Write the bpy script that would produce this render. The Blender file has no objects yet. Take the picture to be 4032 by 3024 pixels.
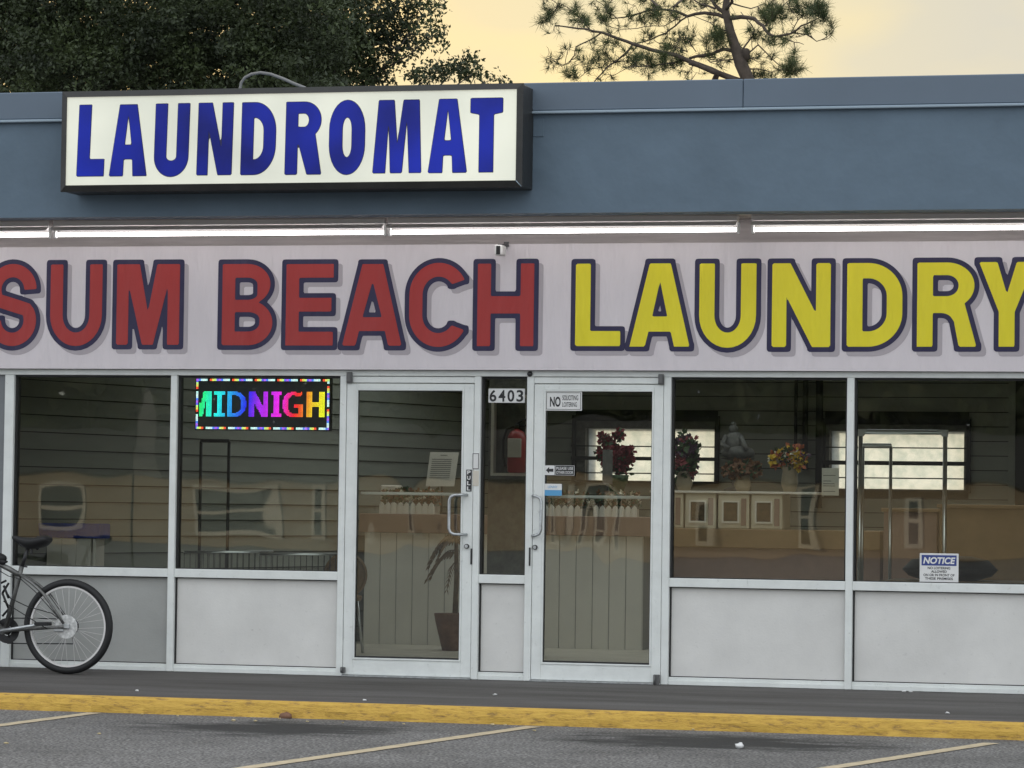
import bpy, math, random
import numpy as np
from mathutils import Vector, Matrix
from math import sin, cos, pi, radians

random.seed(7)
rng = np.random.default_rng(11)
SC = bpy.context.scene
COL = SC.collection

# ------------------------------------------------------------------ camera
TH, PITCH, ROLL = 0.25555084, 0.03611962, 0.01361190
CAM = Vector((5.88973669, -22.5433139, 1.17864173))
fw = Vector((-sin(TH) * cos(PITCH), cos(TH) * cos(PITCH), sin(PITCH)))
rt0 = fw.cross(Vector((0, 0, 1))).normalized()
up0 = rt0.cross(fw)
rt = rt0 * cos(ROLL) + up0 * sin(ROLL)
up = -rt0 * sin(ROLL) + up0 * cos(ROLL)
cd = bpy.data.cameras.new('camera')
cd.sensor_width = 36
cd.lens = 120
cd.clip_start = 0.1
cd.clip_end = 2000
cam = bpy.data.objects.new('camera', cd)
COL.objects.link(cam)
M = Matrix((rt, up, -fw)).transposed().to_4x4()
M.translation = CAM
cam.matrix_world = M
SC.camera = cam


def ray(px, py):
    return fw + rt * ((px - 2016) / 13440) - up * ((py - 1512) / 13440)


def at(px, py, Y=0.0):          # a measured photo point on the vertical plane at depth Y -> world
    d = ray(px, py)
    return CAM + d * ((Y - CAM.y) / d.y)


def onz(px, py, Z=0.0):         # same on a horizontal plane
    d = ray(px, py)
    return CAM + d * ((Z - CAM.z) / d.z)


# ------------------------------------------------------------------ world and sun
SUN_EL, SUN_AZ = radians(7.0), radians(-24.0)
sdir = Vector((sin(SUN_AZ) * cos(SUN_EL), cos(SUN_AZ) * cos(SUN_EL), sin(SUN_EL)))
w = bpy.data.worlds.new('World')
SC.world = w
w.use_nodes = True
nt = w.node_tree
nt.nodes.clear()
N = nt.nodes.new
L = nt.links.new
wo = N('ShaderNodeOutputWorld')
bg = N('ShaderNodeBackground')
bg.inputs['Strength'].default_value = 0.1
L(bg.outputs[0], wo.inputs[0])
sky = N('ShaderNodeTexSky')
sky.sky_type = 'NISHITA'
sky.sun_disc = False
sky.sun_elevation = SUN_EL
sky.sun_rotation = SUN_AZ
tc = N('ShaderNodeTexCoord')
dot = N('ShaderNodeVectorMath'); dot.operation = 'DOT_PRODUCT'
L(tc.outputs['Generated'], dot.inputs[0])
dot.inputs[1].default_value = (sdir.x, sdir.y, sdir.z)
rmp = N('ShaderNodeValToRGB')
L(dot.outputs['Value'], rmp.inputs[0])
e = rmp.color_ramp.elements
e[0].position = 0.15; e[0].color = (1.36, 1.42, 1.42, 1)
e[1].position = 1.0; e[1].color = (1.04, 0.78, 0.36, 1)
x = rmp.color_ramp.elements.new(0.80); x.color = (0.85, 0.82, 0.74, 1)
x = rmp.color_ramp.elements.new(0.945); x.color = (0.78, 0.72, 0.54, 1)
x = rmp.color_ramp.elements.new(0.982); x.color = (1.0, 0.83, 0.43, 1)
nz = N('ShaderNodeTexNoise')
mp = N('ShaderNodeMapping')
mp.inputs['Scale'].default_value = (1, 1, 2.2)
L(tc.outputs['Generated'], mp.inputs[0])
L(mp.outputs[0], nz.inputs['Vector'])
nz.inputs['Scale'].default_value = 9
nz.inputs['Detail'].default_value = 5
nz.inputs['Roughness'].default_value = 0.45
r2 = N('ShaderNodeValToRGB')
L(nz.outputs[0], r2.inputs[0])
r2.color_ramp.elements[0].position = 0.38; r2.color_ramp.elements[0].color = (0.84, 0.90, 1.12, 1)
r2.color_ramp.elements[1].position = 0.66; r2.color_ramp.elements[1].color = (1.14, 1.08, 0.90, 1)
mu = N('ShaderNodeMix'); mu.data_type = 'RGBA'; mu.blend_type = 'MULTIPLY'
mu.inputs[0].default_value = 1
L(rmp.outputs[0], mu.inputs[6]); L(r2.outputs[0], mu.inputs[7])
sc_ = N('ShaderNodeVectorMath'); sc_.operation = 'SCALE'
L(mu.outputs[2], sc_.inputs[0]); sc_.inputs['Scale'].default_value = 10.0
mx = N('ShaderNodeMix'); mx.data_type = 'RGBA'
mx.inputs[0].default_value = 0.93
L(sky.outputs[0], mx.inputs[6]); L(sc_.outputs[0], mx.inputs[7])
L(mx.outputs[2], bg.inputs['Color'])

sl = bpy.data.lights.new('sun', 'SUN')
sl.energy = 2.3
sl.angle = radians(3)
sl.color = (1.0, 0.87, 0.66)
so = bpy.data.objects.new('sun', sl)
COL.objects.link(so)
so.rotation_euler = sdir.to_track_quat('Z', 'Y').to_euler()
so.location = (0, 0, 30)
SC.view_settings.view_transform = 'Standard'
SC.view_settings.look = 'None'
SC.view_settings.exposure = 0
SC.view_settings.gamma = 1
SC.cycles.max_bounces = 8
SC.cycles.transparent_max_bounces = 12
SC.cycles.use_denoising = True
SC.cycles.sample_clamp_indirect = 4


# ------------------------------------------------------------------ materials
def mat(name, col, rough=0.6, metal=0.0, var=0.0, vscale=3.0, stretch=(1, 1, 1), bump=0.0, bscale=60.0,
        emis=None, estr=0.0, col2=None, spec=0.5, det=5.0, coords='Object', bdist=0.01, speck=0.0, rot=0.0):
    m = bpy.data.materials.new(name)
    m.use_nodes = True
    t = m.node_tree
    b = t.nodes['Principled BSDF']
    b.inputs['Base Color'].default_value = (*col, 1)
    b.inputs['Roughness'].default_value = rough
    b.inputs['Metallic'].default_value = metal
    b.inputs['Specular IOR Level'].default_value = spec
    tcn = t.nodes.new('ShaderNodeTexCoord')
    mpn = t.nodes.new('ShaderNodeMapping')
    mpn.inputs['Scale'].default_value = stretch
    mpn.inputs['Rotation'].default_value = (0, rot, 0)
    t.links.new(tcn.outputs[coords], mpn.inputs[0])
    if var or col2:
        n = t.nodes.new('ShaderNodeTexNoise')
        n.inputs['Scale'].default_value = vscale
        n.inputs['Detail'].default_value = det
        n.inputs['Roughness'].default_value = 0.62
        t.links.new(mpn.outputs[0], n.inputs['Vector'])
        r = t.nodes.new('ShaderNodeValToRGB')
        r.color_ramp.elements[0].position = 0.32
        r.color_ramp.elements[1].position = 0.68
        c2 = col2 if col2 else tuple(min(1, c * (1 + var)) for c in col)
        c1 = col if col2 else tuple(c * (1 - var) for c in col)
        r.color_ramp.elements[0].color = (*c1, 1)
        r.color_ramp.elements[1].color = (*c2, 1)
        t.links.new(n.outputs[0], r.inputs[0])
        t.links.new(r.outputs[0], b.inputs['Base Color'])
    if bump:
        n = t.nodes.new('ShaderNodeTexNoise')
        n.inputs['Scale'].default_value = bscale
        n.inputs['Detail'].default_value = 4
        t.links.new(mpn.outputs[0], n.inputs['Vector'])
        bn = t.nodes.new('ShaderNodeBump')
        bn.inputs['Strength'].default_value = bump
        bn.inputs['Distance'].default_value = bdist
        t.links.new(n.outputs[0], bn.inputs['Height'])
        t.links.new(bn.outputs[0], b.inputs['Normal'])
    if speck:
        n3 = t.nodes.new('ShaderNodeTexNoise'); n3.inputs['Scale'].default_value = 22; n3.inputs['Detail'].default_value = 8
        n3.inputs['Roughness'].default_value = .75
        t.links.new(tcn.outputs['Object'], n3.inputs['Vector'])
        r3 = t.nodes.new('ShaderNodeMapRange'); r3.inputs['From Min'].default_value = .60; r3.inputs['From Max'].default_value = .72
        r3.inputs['To Min'].default_value = 0; r3.inputs['To Max'].default_value = speck
        t.links.new(n3.outputs[0], r3.inputs['Value'])
        m3 = t.nodes.new('ShaderNodeMix'); m3.data_type = 'RGBA'
        t.links.new(r3.outputs[0], m3.inputs[0])
        src = b.inputs['Base Color'].links[0].from_socket if b.inputs['Base Color'].links else None
        if src: t.links.new(src, m3.inputs[6])
        else: m3.inputs[6].default_value = (*col, 1)
        m3.inputs[7].default_value = (0.10, 0.09, 0.075, 1)
        t.links.new(m3.outputs[2], b.inputs['Base Color'])
    if emis:
        b.inputs['Emission Color'].default_value = (*emis, 1)
        b.inputs['Emission Strength'].default_value = estr
    return m


def glass_mat(name, tint=(0.93, 0.95, 0.92), wave=1.0, refl=1.0, scale=1.3):
    m = bpy.data.materials.new(name)
    m.use_nodes = True
    t = m.node_tree
    t.nodes.clear()
    o = t.nodes.new('ShaderNodeOutputMaterial')
    tr = t.nodes.new('ShaderNodeBsdfTransparent'); tr.inputs[0].default_value = (*tint, 1)
    gl = t.nodes.new('ShaderNodeBsdfGlossy'); gl.inputs['Roughness'].default_value = 0.01
    fr = t.nodes.new('ShaderNodeFresnel'); fr.inputs['IOR'].default_value = 1.52
    mm = t.nodes.new('ShaderNodeMath'); mm.operation = 'MULTIPLY'; mm.inputs[1].default_value = 1.8 * refl
    ms = t.nodes.new('ShaderNodeMixShader')
    tcn = t.nodes.new('ShaderNodeTexCoord')
    n = t.nodes.new('ShaderNodeTexNoise'); n.inputs['Scale'].default_value = scale
    n.inputs['Detail'].default_value = 1.0
    mpn = t.nodes.new('ShaderNodeMapping'); mpn.inputs['Scale'].default_value = (1.4, 1, 0.8)
    t.links.new(tcn.outputs['Object'], mpn.inputs[0]); t.links.new(mpn.outputs[0], n.inputs['Vector'])
    bn = t.nodes.new('ShaderNodeBump'); bn.inputs['Strength'].default_value = 1.0
    bn.inputs['Distance'].default_value = 0.0045 * wave
    t.links.new(n.outputs[0], bn.inputs['Height'])
    t.links.new(bn.outputs[0], gl.inputs['Normal'])
    t.links.new(fr.outputs[0], mm.inputs[0])
    t.links.new(mm.outputs[0], ms.inputs[0])
    t.links.new(tr.outputs[0], ms.inputs[1]); t.links.new(gl.outputs[0], ms.inputs[2])
    t.links.new(ms.outputs[0], o.inputs[0])
    return m


def pane_mat(name):            # frosted pane of the rear windows
    m = bpy.data.materials.new(name)
    m.use_nodes = True
    t = m.node_tree
    t.nodes.clear()
    o = t.nodes.new('ShaderNodeOutputMaterial')
    tr = t.nodes.new('ShaderNodeBsdfTransparent'); tr.inputs[0].default_value = (0.96, 0.98, 1.0, 1)
    tl = t.nodes.new('ShaderNodeBsdfTranslucent')
    n = t.nodes.new('ShaderNodeTexNoise'); n.inputs['Scale'].default_value = 16
    n.inputs['Detail'].default_value = 5
    tcn = t.nodes.new('ShaderNodeTexCoord'); t.links.new(tcn.outputs['Object'], n.inputs['Vector'])
    r = t.nodes.new('ShaderNodeValToRGB')
    r.color_ramp.elements[0].position = 0.35; r.color_ramp.elements[0].color = (0.80, 0.84, 0.84, 1)
    r.color_ramp.elements[1].position = 0.6; r.color_ramp.elements[1].color = (0.98, 0.98, 0.98, 1)
    t.links.new(n.outputs[0], r.inputs[0]); t.links.new(r.outputs[0], tl.inputs[0])
    ms = t.nodes.new('ShaderNodeMixShader'); ms.inputs[0].default_value = 0.75
    t.links.new(tr.outputs[0], ms.inputs[1]); t.links.new(tl.outputs[0], ms.inputs[2])
    t.links.new(ms.outputs[0], o.inputs[0])
    return m


def leaf_mat(name, c1, c2, vs=1.2, trans=0.25):
    m = bpy.data.materials.new(name)
    m.use_nodes = True
    t = m.node_tree
    b = t.nodes['Principled BSDF']
    b.inputs['Roughness'].default_value = 0.55
    tcn = t.nodes.new('ShaderNodeTexCoord')
    n = t.nodes.new('ShaderNodeTexNoise'); n.inputs['Scale'].default_value = vs
    n.inputs['Detail'].default_value = 6; n.inputs['Roughness'].default_value = 0.7
    t.links.new(tcn.outputs['Object'], n.inputs['Vector'])
    r = t.nodes.new('ShaderNodeValToRGB')
    r.color_ramp.elements[0].position = 0.38; r.color_ramp.elements[0].color = (*c1, 1)
    r.color_ramp.elements[1].position = 0.64; r.color_ramp.elements[1].color = (*c2, 1)
    t.links.new(n.outputs[0], r.inputs[0])
    t.links.new(r.outputs[0], b.inputs['Base Color'])
    tl = t.nodes.new('ShaderNodeBsdfTranslucent')
    t.links.new(r.outputs[0], tl.inputs[0])
    ms = t.nodes.new('ShaderNodeMixShader'); ms.inputs[0].default_value = trans
    t.links.new(b.outputs[0], ms.inputs[1]); t.links.new(tl.outputs[0], ms.inputs[2])
    t.links.new(ms.outputs[0], t.nodes['Material Output'].inputs[0])
    return m


def led_mat(name):
    m = bpy.data.materials.new(name)
    m.use_nodes = True
    t = m.node_tree
    t.nodes.clear()
    o = t.nodes.new('ShaderNodeOutputMaterial')
    em = t.nodes.new('ShaderNodeEmission'); em.inputs['Strength'].default_value = 2.1
    a = t.nodes.new('ShaderNodeVertexColor'); a.layer_name = 'Col'
    t.links.new(a.outputs[0], em.inputs[0]); t.links.new(em.outputs[0], o.inputs[0])
    return m


def ground_mat(name, base, dark, light, spots=(), streak=(1, 1, 1), grain=90, gain=0.5, crack=False, wet=0.8):
    m = bpy.data.materials.new(name)
    m.use_nodes = True
    t = m.node_tree
    b = t.nodes['Principled BSDF']
    b.inputs['Roughness'].default_value = wet
    tcn = t.nodes.new('ShaderNodeTexCoord')
    mpn = t.nodes.new('ShaderNodeMapping'); mpn.inputs['Scale'].default_value = streak
    t.links.new(tcn.outputs['Object'], mpn.inputs[0])
    n1 = t.nodes.new('ShaderNodeTexNoise'); n1.inputs['Scale'].default_value = 1.1; n1.inputs['Detail'].default_value = 7
    n1.inputs['Roughness'].default_value = 0.65
    t.links.new(mpn.outputs[0], n1.inputs['Vector'])
    r1 = t.nodes.new('ShaderNodeValToRGB')
    r1.color_ramp.elements[0].position = 0.33; r1.color_ramp.elements[0].color = (*dark, 1)
    r1.color_ramp.elements[1].position = 0.62; r1.color_ramp.elements[1].color = (*base, 1)
    t.links.new(n1.outputs[0], r1.inputs[0])
    n2 = t.nodes.new('ShaderNodeTexNoise'); n2.inputs['Scale'].default_value = grain; n2.inputs['Detail'].default_value = 2
    t.links.new(tcn.outputs['Object'], n2.inputs['Vector'])
    r2_ = t.nodes.new('ShaderNodeValToRGB')
    r2_.color_ramp.elements[0].position = 0.40; r2_.color_ramp.elements[0].color = (1 - gain, 1 - gain, 1 - gain, 1)
    r2_.color_ramp.elements[1].position = 0.66; r2_.color_ramp.elements[1].color = (1 + gain * 2.2, 1 + gain * 2.2, 1 + gain * 2.1, 1)
    t.links.new(n2.outputs[0], r2_.inputs[0])
    mu_ = t.nodes.new('ShaderNodeMix'); mu_.data_type = 'RGBA'; mu_.blend_type = 'MULTIPLY'; mu_.inputs[0].default_value = 1
    t.links.new(r1.outputs[0], mu_.inputs[6]); t.links.new(r2_.outputs[0], mu_.inputs[7])
    last = mu_.outputs[2]
    for (sx, sy, rx, ry, k) in spots:          # oil stains
        mpp = t.nodes.new('ShaderNodeMapping'); mpp.vector_type = 'POINT'
        mpp.inputs['Location'].default_value = (-sx / rx, -sy / ry, 0)
        mpp.inputs['Scale'].default_value = (1 / rx, 1 / ry, 0)
        t.links.new(tcn.outputs['Object'], mpp.inputs[0])
        ln = t.nodes.new('ShaderNodeVectorMath'); ln.operation = 'LENGTH'
        t.links.new(mpp.outputs[0], ln.inputs[0])
        nn = t.nodes.new('ShaderNodeTexNoise'); nn.inputs['Scale'].default_value = 4; nn.inputs['Detail'].default_value = 9; nn.inputs['Roughness'].default_value = 0.68
        mq = t.nodes.new('ShaderNodeMapping'); mq.inputs['Scale'].default_value = (0.55, 1.5, 1)
        t.links.new(tcn.outputs['Object'], mq.inputs[0]); t.links.new(mq.outputs[0], nn.inputs['Vector'])
        ad = t.nodes.new('ShaderNodeMath'); ad.operation = 'MULTIPLY_ADD'
        t.links.new(nn.outputs[0], ad.inputs[0]); ad.inputs[1].default_value = 2.2
        t.links.new(ln.outputs['Value'], ad.inputs[2])
        rr = t.nodes.new('ShaderNodeMapRange')
        rr.inputs['From Min'].default_value = 1.55; rr.inputs['From Max'].default_value = 2.05
        rr.inputs['To Min'].default_value = k; rr.inputs['To Max'].default_value = 0
        t.links.new(ad.outputs[0], rr.inputs['Value'])
        mm = t.nodes.new('ShaderNodeMix'); mm.data_type = 'RGBA'
        t.links.new(rr.outputs[0], mm.inputs[0]); t.links.new(last, mm.inputs[6])
        mm.inputs[7].default_value = (0.012, 0.012, 0.012, 1)
        last = mm.outputs[2]
    t.links.new(last, b.inputs['Base Color'])
    bn = t.nodes.new('ShaderNodeBump'); bn.inputs['Strength'].default_value = 0.5; bn.inputs['Distance'].default_value = 0.006
    t.links.new(n2.outputs[0], bn.inputs['Height']); t.links.new(bn.outputs[0], b.inputs['Normal'])
    return m


def curb_mat():
    m = bpy.data.materials.new('worn_yellow_paint')
    m.use_nodes = True
    t = m.node_tree
    b = t.nodes['Principled BSDF']
    b.inputs['Roughness'].default_value = 0.7
    tcn = t.nodes.new('ShaderNodeTexCoord')
    mpn = t.nodes.new('ShaderNodeMapping'); mpn.inputs['Scale'].default_value = (1.0, 2, 4)
    t.links.new(tcn.outputs['Object'], mpn.inputs[0])
    n = t.nodes.new('ShaderNodeTexNoise'); n.inputs['Scale'].default_value = 11; n.inputs['Detail'].default_value = 12
    n.inputs['Roughness'].default_value = 0.7
    t.links.new(mpn.outputs[0], n.inputs['Vector'])
    r = t.nodes.new('ShaderNodeValToRGB')
    r.color_ramp.elements[0].position = 0.29; r.color_ramp.elements[0].color = (0.16, 0.11, 0.05, 1)
    r.color_ramp.elements[1].position = 0.47; r.color_ramp.elements[1].color = (0.60, 0.365, 0.065, 1)
    q = r.color_ramp.elements.new(0.40); q.color = (0.45, 0.27, 0.06, 1)
    q = r.color_ramp.elements.new(0.7); q.color = (0.70, 0.45, 0.085, 1)
    t.links.new(n.outputs[0], r.inputs[0]); t.links.new(r.outputs[0], b.inputs['Base Color'])
    bn = t.nodes.new('ShaderNodeBump'); bn.inputs['Strength'].default_value = 0.8; bn.inputs['Distance'].default_value = 0.02
    t.links.new(n.outputs[0], bn.inputs['Height']); t.links.new(bn.outputs[0], b.inputs['Normal'])
    return m


MT = {}
MT['fascia'] = mat('blue_grey_stucco', (0.120, 0.170, 0.222), 0.8, speck=0.14, var=0.10, vscale=1.6, bump=0.7, bscale=3.2, bdist=0.025, det=8)
MT['coping'] = mat('blue_grey_metal', (0.125, 0.165, 0.215), 0.6, var=0.05, vscale=1.2)
MT['drip'] = mat('pale_blue_edge', (0.30, 0.38, 0.45), 0.5)
MT['soffit'] = mat('brown_grey_soffit', (0.50, 0.45, 0.43), 0.75, var=0.30, vscale=4, stretch=(0.15, 3, 3))
MT['header'] = mat('dirty_beige_header', (0.50, 0.455, 0.455), 0.8, var=0.14, vscale=4, stretch=(0.3, 1, 5))
MT['alu'] = mat('painted_aluminium', (0.76, 0.785, 0.765), 0.45, speck=0.35, var=0.06, vscale=6, bump=0.15, bscale=40)
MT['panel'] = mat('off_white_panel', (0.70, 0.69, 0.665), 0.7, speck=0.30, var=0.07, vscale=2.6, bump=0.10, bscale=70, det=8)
MT['panel_shaded'] = mat('shaded_panel', (0.38, 0.385, 0.37), 0.75, speck=0.30, var=0.08, vscale=2.6, bump=0.10, bscale=70)  # off-white panel with the shade of the left bay in its colour
MT['black'] = mat('black_rubber', (0.010, 0.010, 0.011), 0.6, var=0.2, vscale=20)
MT['gasket'] = mat('dark_gasket', (0.02, 0.02, 0.02), 0.6)
MT['banner'] = mat('white_vinyl', (0.70, 0.65, 0.68), 0.55, var=0.035, vscale=1.6, bump=0.8, bscale=1.6, bdist=0.05, stretch=(3.2, 1, 0.7), rot=0.5)
MT['shadow'] = mat('grey_print', (0.43, 0.39, 0.42), 0.55, bump=0.8, bscale=1.6, bdist=0.05, stretch=(3.2, 1, 0.7), rot=0.5)
MT['navy'] = mat('navy_print', (0.016, 0.013, 0.060), 0.45, bump=0.8, bscale=1.6, bdist=0.05, stretch=(3.2, 1, 0.7), rot=0.5)
MT['red'] = mat('red_print', (0.38, 0.030, 0.028), 0.5, var=0.03, vscale=2, bump=0.8, bscale=1.6, bdist=0.05, stretch=(3.2, 1, 0.7), rot=0.5)
MT['yellow'] = mat('yellow_print', (0.80, 0.70, 0.020), 0.5, var=0.04, vscale=2, bump=0.8, bscale=1.6, bdist=0.05, stretch=(3.2, 1, 0.7), rot=0.5)
MT['sign_cab'] = mat('dark_sign_metal', (0.022, 0.022, 0.021), 0.45, var=0.35, vscale=3, bump=0.2, bscale=20)
MT['sign_face'] = mat('sign_plexiglass', (0.60, 0.62, 0.54), 0.25, var=0.05, vscale=0.9, emis=(1.0, 0.98, 0.80), estr=0.29)
MT['sign_blue'] = mat('sign_blue_film', (0.004, 0.008, 0.15), 0.2, var=0.3, vscale=2.0, emis=(0.012, 0.05, 0.9), estr=0.16, spec=0.25)
def uneven(m, sc, lo, hi):
    t = m.node_tree; b = t.nodes['Principled BSDF']
    n = t.nodes.new('ShaderNodeTexNoise'); n.inputs['Scale'].default_value = sc; n.inputs['Detail'].default_value = 2
    tcn = t.nodes.new('ShaderNodeTexCoord'); t.links.new(tcn.outputs['Object'], n.inputs['Vector'])
    r = t.nodes.new('ShaderNodeMapRange'); r.inputs['From Min'].default_value = .35; r.inputs['From Max'].default_value = .65
    r.inputs['To Min'].default_value = lo; r.inputs['To Max'].default_value = hi
    t.links.new(n.outputs[0], r.inputs['Value']); t.links.new(r.outputs[0], b.inputs['Emission Strength'])
uneven(MT['sign_blue'], 1.6, .05, .27); uneven(MT['sign_face'], 1.3, .27, .42)
MT['sign_dark'] = mat('sign_dark_edge', (0.01, 0.01, 0.06), 0.3)
MT['tube'] = mat('lit_tube', (1, 1, 1), 0.4, emis=(1.0, 0.97, 0.95), estr=6.5)
MT['white_metal'] = mat('white_enamel', (0.72, 0.70, 0.69), 0.35, var=0.05)
MT['white'] = mat('white_plastic', (0.75, 0.75, 0.74), 0.45, var=0.04, vscale=8)
MT['paper'] = mat('paper', (0.62, 0.58, 0.50), 0.8, var=0.05, vscale=10)
MT['ink'] = mat('black_ink', (0.02, 0.02, 0.022), 0.5)
MT['grey_ink'] = mat('grey_ink', (0.16, 0.15, 0.14), 0.6)
MT['blue_ink'] = mat('blue_ink', (0.035, 0.06, 0.24), 0.5)
MT['sky_ink'] = mat('light_blue_print', (0.10, 0.35, 0.62), 0.5, var=0.1)
MT['chrome'] = mat('brushed_chrome', (0.62, 0.64, 0.64), 0.28, metal=1.0)
MT['steel'] = mat('worn_steel', (0.50, 0.52, 0.53), 0.38, metal=0.8, var=0.2, vscale=30)
MT['frame_grey'] = mat('dull_grey_frame', (0.16, 0.16, 0.155), 0.38, metal=0.6, var=0.35, vscale=18)
MT['dark_metal'] = mat('dark_metal', (0.04, 0.04, 0.042), 0.4, metal=0.5, var=0.2, vscale=20)
MT['int_siding'] = mat('grey_green_siding', (0.25, 0.262, 0.225), 0.8, var=0.14, vscale=1.2, stretch=(0.5, 0.5, 3))
MT['int_dark'] = mat('dark_interior_paint', (0.035, 0.036, 0.038), 0.8)
MT['joint'] = mat('siding_joint', (0.05, 0.05, 0.045), 0.9)
MT['hinge'] = mat('hinge_metal', (0.13, 0.13, 0.13), 0.5, metal=0.3)
MT['ceiling'] = mat('ceiling_tile', (0.75, 0.74, 0.70), 0.9, var=0.05)
MT['int_floor'] = mat('vinyl_floor', (0.55, 0.50, 0.42), 0.5, var=0.1, vscale=4)
MT['counter_brown'] = mat('brown_laminate', (0.30, 0.20, 0.155), 0.5, var=0.08, vscale=6)
MT['tan'] = mat('tan_laminate', (0.26, 0.17, 0.085), 0.55, var=0.1, vscale=5)
MT['bead'] = mat('white_beadboard', (0.78, 0.74, 0.66), 0.6, var=0.04, vscale=4)
MT['groove'] = mat('beadboard_groove', (0.30, 0.28, 0.25), 0.8)
MT['machine'] = mat('white_machine', (0.66, 0.60, 0.46), 0.35, var=0.04)
MT['dark_glass'] = mat('dark_door_glass', (0.09, 0.06, 0.035), 0.15, var=0.4, vscale=20)
MT['red_paint'] = mat('extinguisher_red', (0.36, 0.03, 0.03), 0.3)
MT['fl_red'] = mat('red_petals', (0.17, 0.010, 0.02), 0.6, var=0.4, vscale=20)
MT['fl_pink'] = mat('pink_petals', (0.28, 0.06, 0.07), 0.6, var=0.3, vscale=20)
MT['fl_orange'] = mat('orange_petals', (0.45, 0.13, 0.06), 0.6, var=0.3, vscale=20)
MT['fl_yellow'] = mat('yellow_petals', (0.75, 0.52, 0.05), 0.6, var=0.2, vscale=20)
MT['fl_purple'] = mat('purple_petals', (0.07, 0.03, 0.06), 0.6, var=0.3, vscale=20)
MT['fl_brown'] = mat('dried_brown_petals', (0.20, 0.10, 0.05), 0.7, var=0.5, vscale=20)
MT['fl_white'] = mat('white_petals', (0.65, 0.62, 0.5), 0.6, var=0.2, vscale=20)
MT['leafin'] = mat('plastic_leaves', (0.05, 0.085, 0.035), 0.6, var=0.4, vscale=20)
MT['frond'] = mat('dry_brown_frond', (0.20, 0.13, 0.07), 0.7, var=0.3, vscale=20)
MT['terracotta'] = mat('brown_pot', (0.20, 0.10, 0.06), 0.7, var=0.3, vscale=10)
MT['vase'] = mat('beige_ceramic', (0.32, 0.27, 0.19), 0.4, var=0.1, vscale=10)
MT['blue_cloth'] = mat('dark_blue_cloth', (0.04, 0.07, 0.36), 0.8, var=0.2, vscale=10)
MT['stone'] = mat('grey_stone', (0.15, 0.15, 0.14), 0.8, var=0.25, vscale=16)
MT['beige_wall'] = mat('beige_stucco', (0.46, 0.37, 0.26), 0.85, var=0.07, vscale=0.6, bump=0.3, bscale=10)
MT['trim'] = mat('cream_trim', (0.75, 0.70, 0.60), 0.6)
MT['house_glass'] = mat('dark_house_glass', (0.03, 0.045, 0.055), 0.1)
MT['roof'] = mat('grey_shingle', (0.04, 0.038, 0.036), 0.9, var=0.3, vscale=4)
MT['wall_out'] = mat('grey_block_wall', (0.20, 0.21, 0.22), 0.85, var=0.1, vscale=2, bump=0.3, bscale=20)
MT['bark'] = mat('pine_bark', (0.075, 0.058, 0.046), 0.9, var=0.35, vscale=6, bump=0.6, bscale=12)
MT['oakbark'] = mat('oak_bark', (0.09, 0.08, 0.07), 0.9, var=0.3, vscale=6)
MT['conduit'] = mat('grey_conduit', (0.20, 0.20, 0.20), 0.5, var=0.1)
MT['led_board'] = mat('led_board', (0.035, 0.036, 0.042), 0.5)
MT['led'] = led_mat('led_light')
MT['glass'] = glass_mat('window_glass', wave=.30, refl=.80)
MT['glass_door'] = glass_mat('door_glass', wave=.85, refl=.85, scale=1.7)
MT['pane'] = pane_mat('frosted_pane')
MT['oakleaf'] = leaf_mat('oak_leaves', (0.014, 0.023, 0.008), (0.055, 0.078, 0.024), 1.3, 0.12)
MT['needle'] = leaf_mat('pine_needles', (0.035, 0.052, 0.020), (0.11, 0.14, 0.05), 1.2, 0.3)
MT['flag'] = mat('white_flag_cloth', (0.30, 0.31, 0.30), 0.8, col2=(0.10, 0.10, 0.12), vscale=1.6, det=1)
MT['line'] = mat('worn_line_paint', (0.52, 0.43, 0.29), 0.8, var=0.22, vscale=14, det=8)


# ------------------------------------------------------------------ mesh building
ORG = {}                           # world origin of each thing


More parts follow.
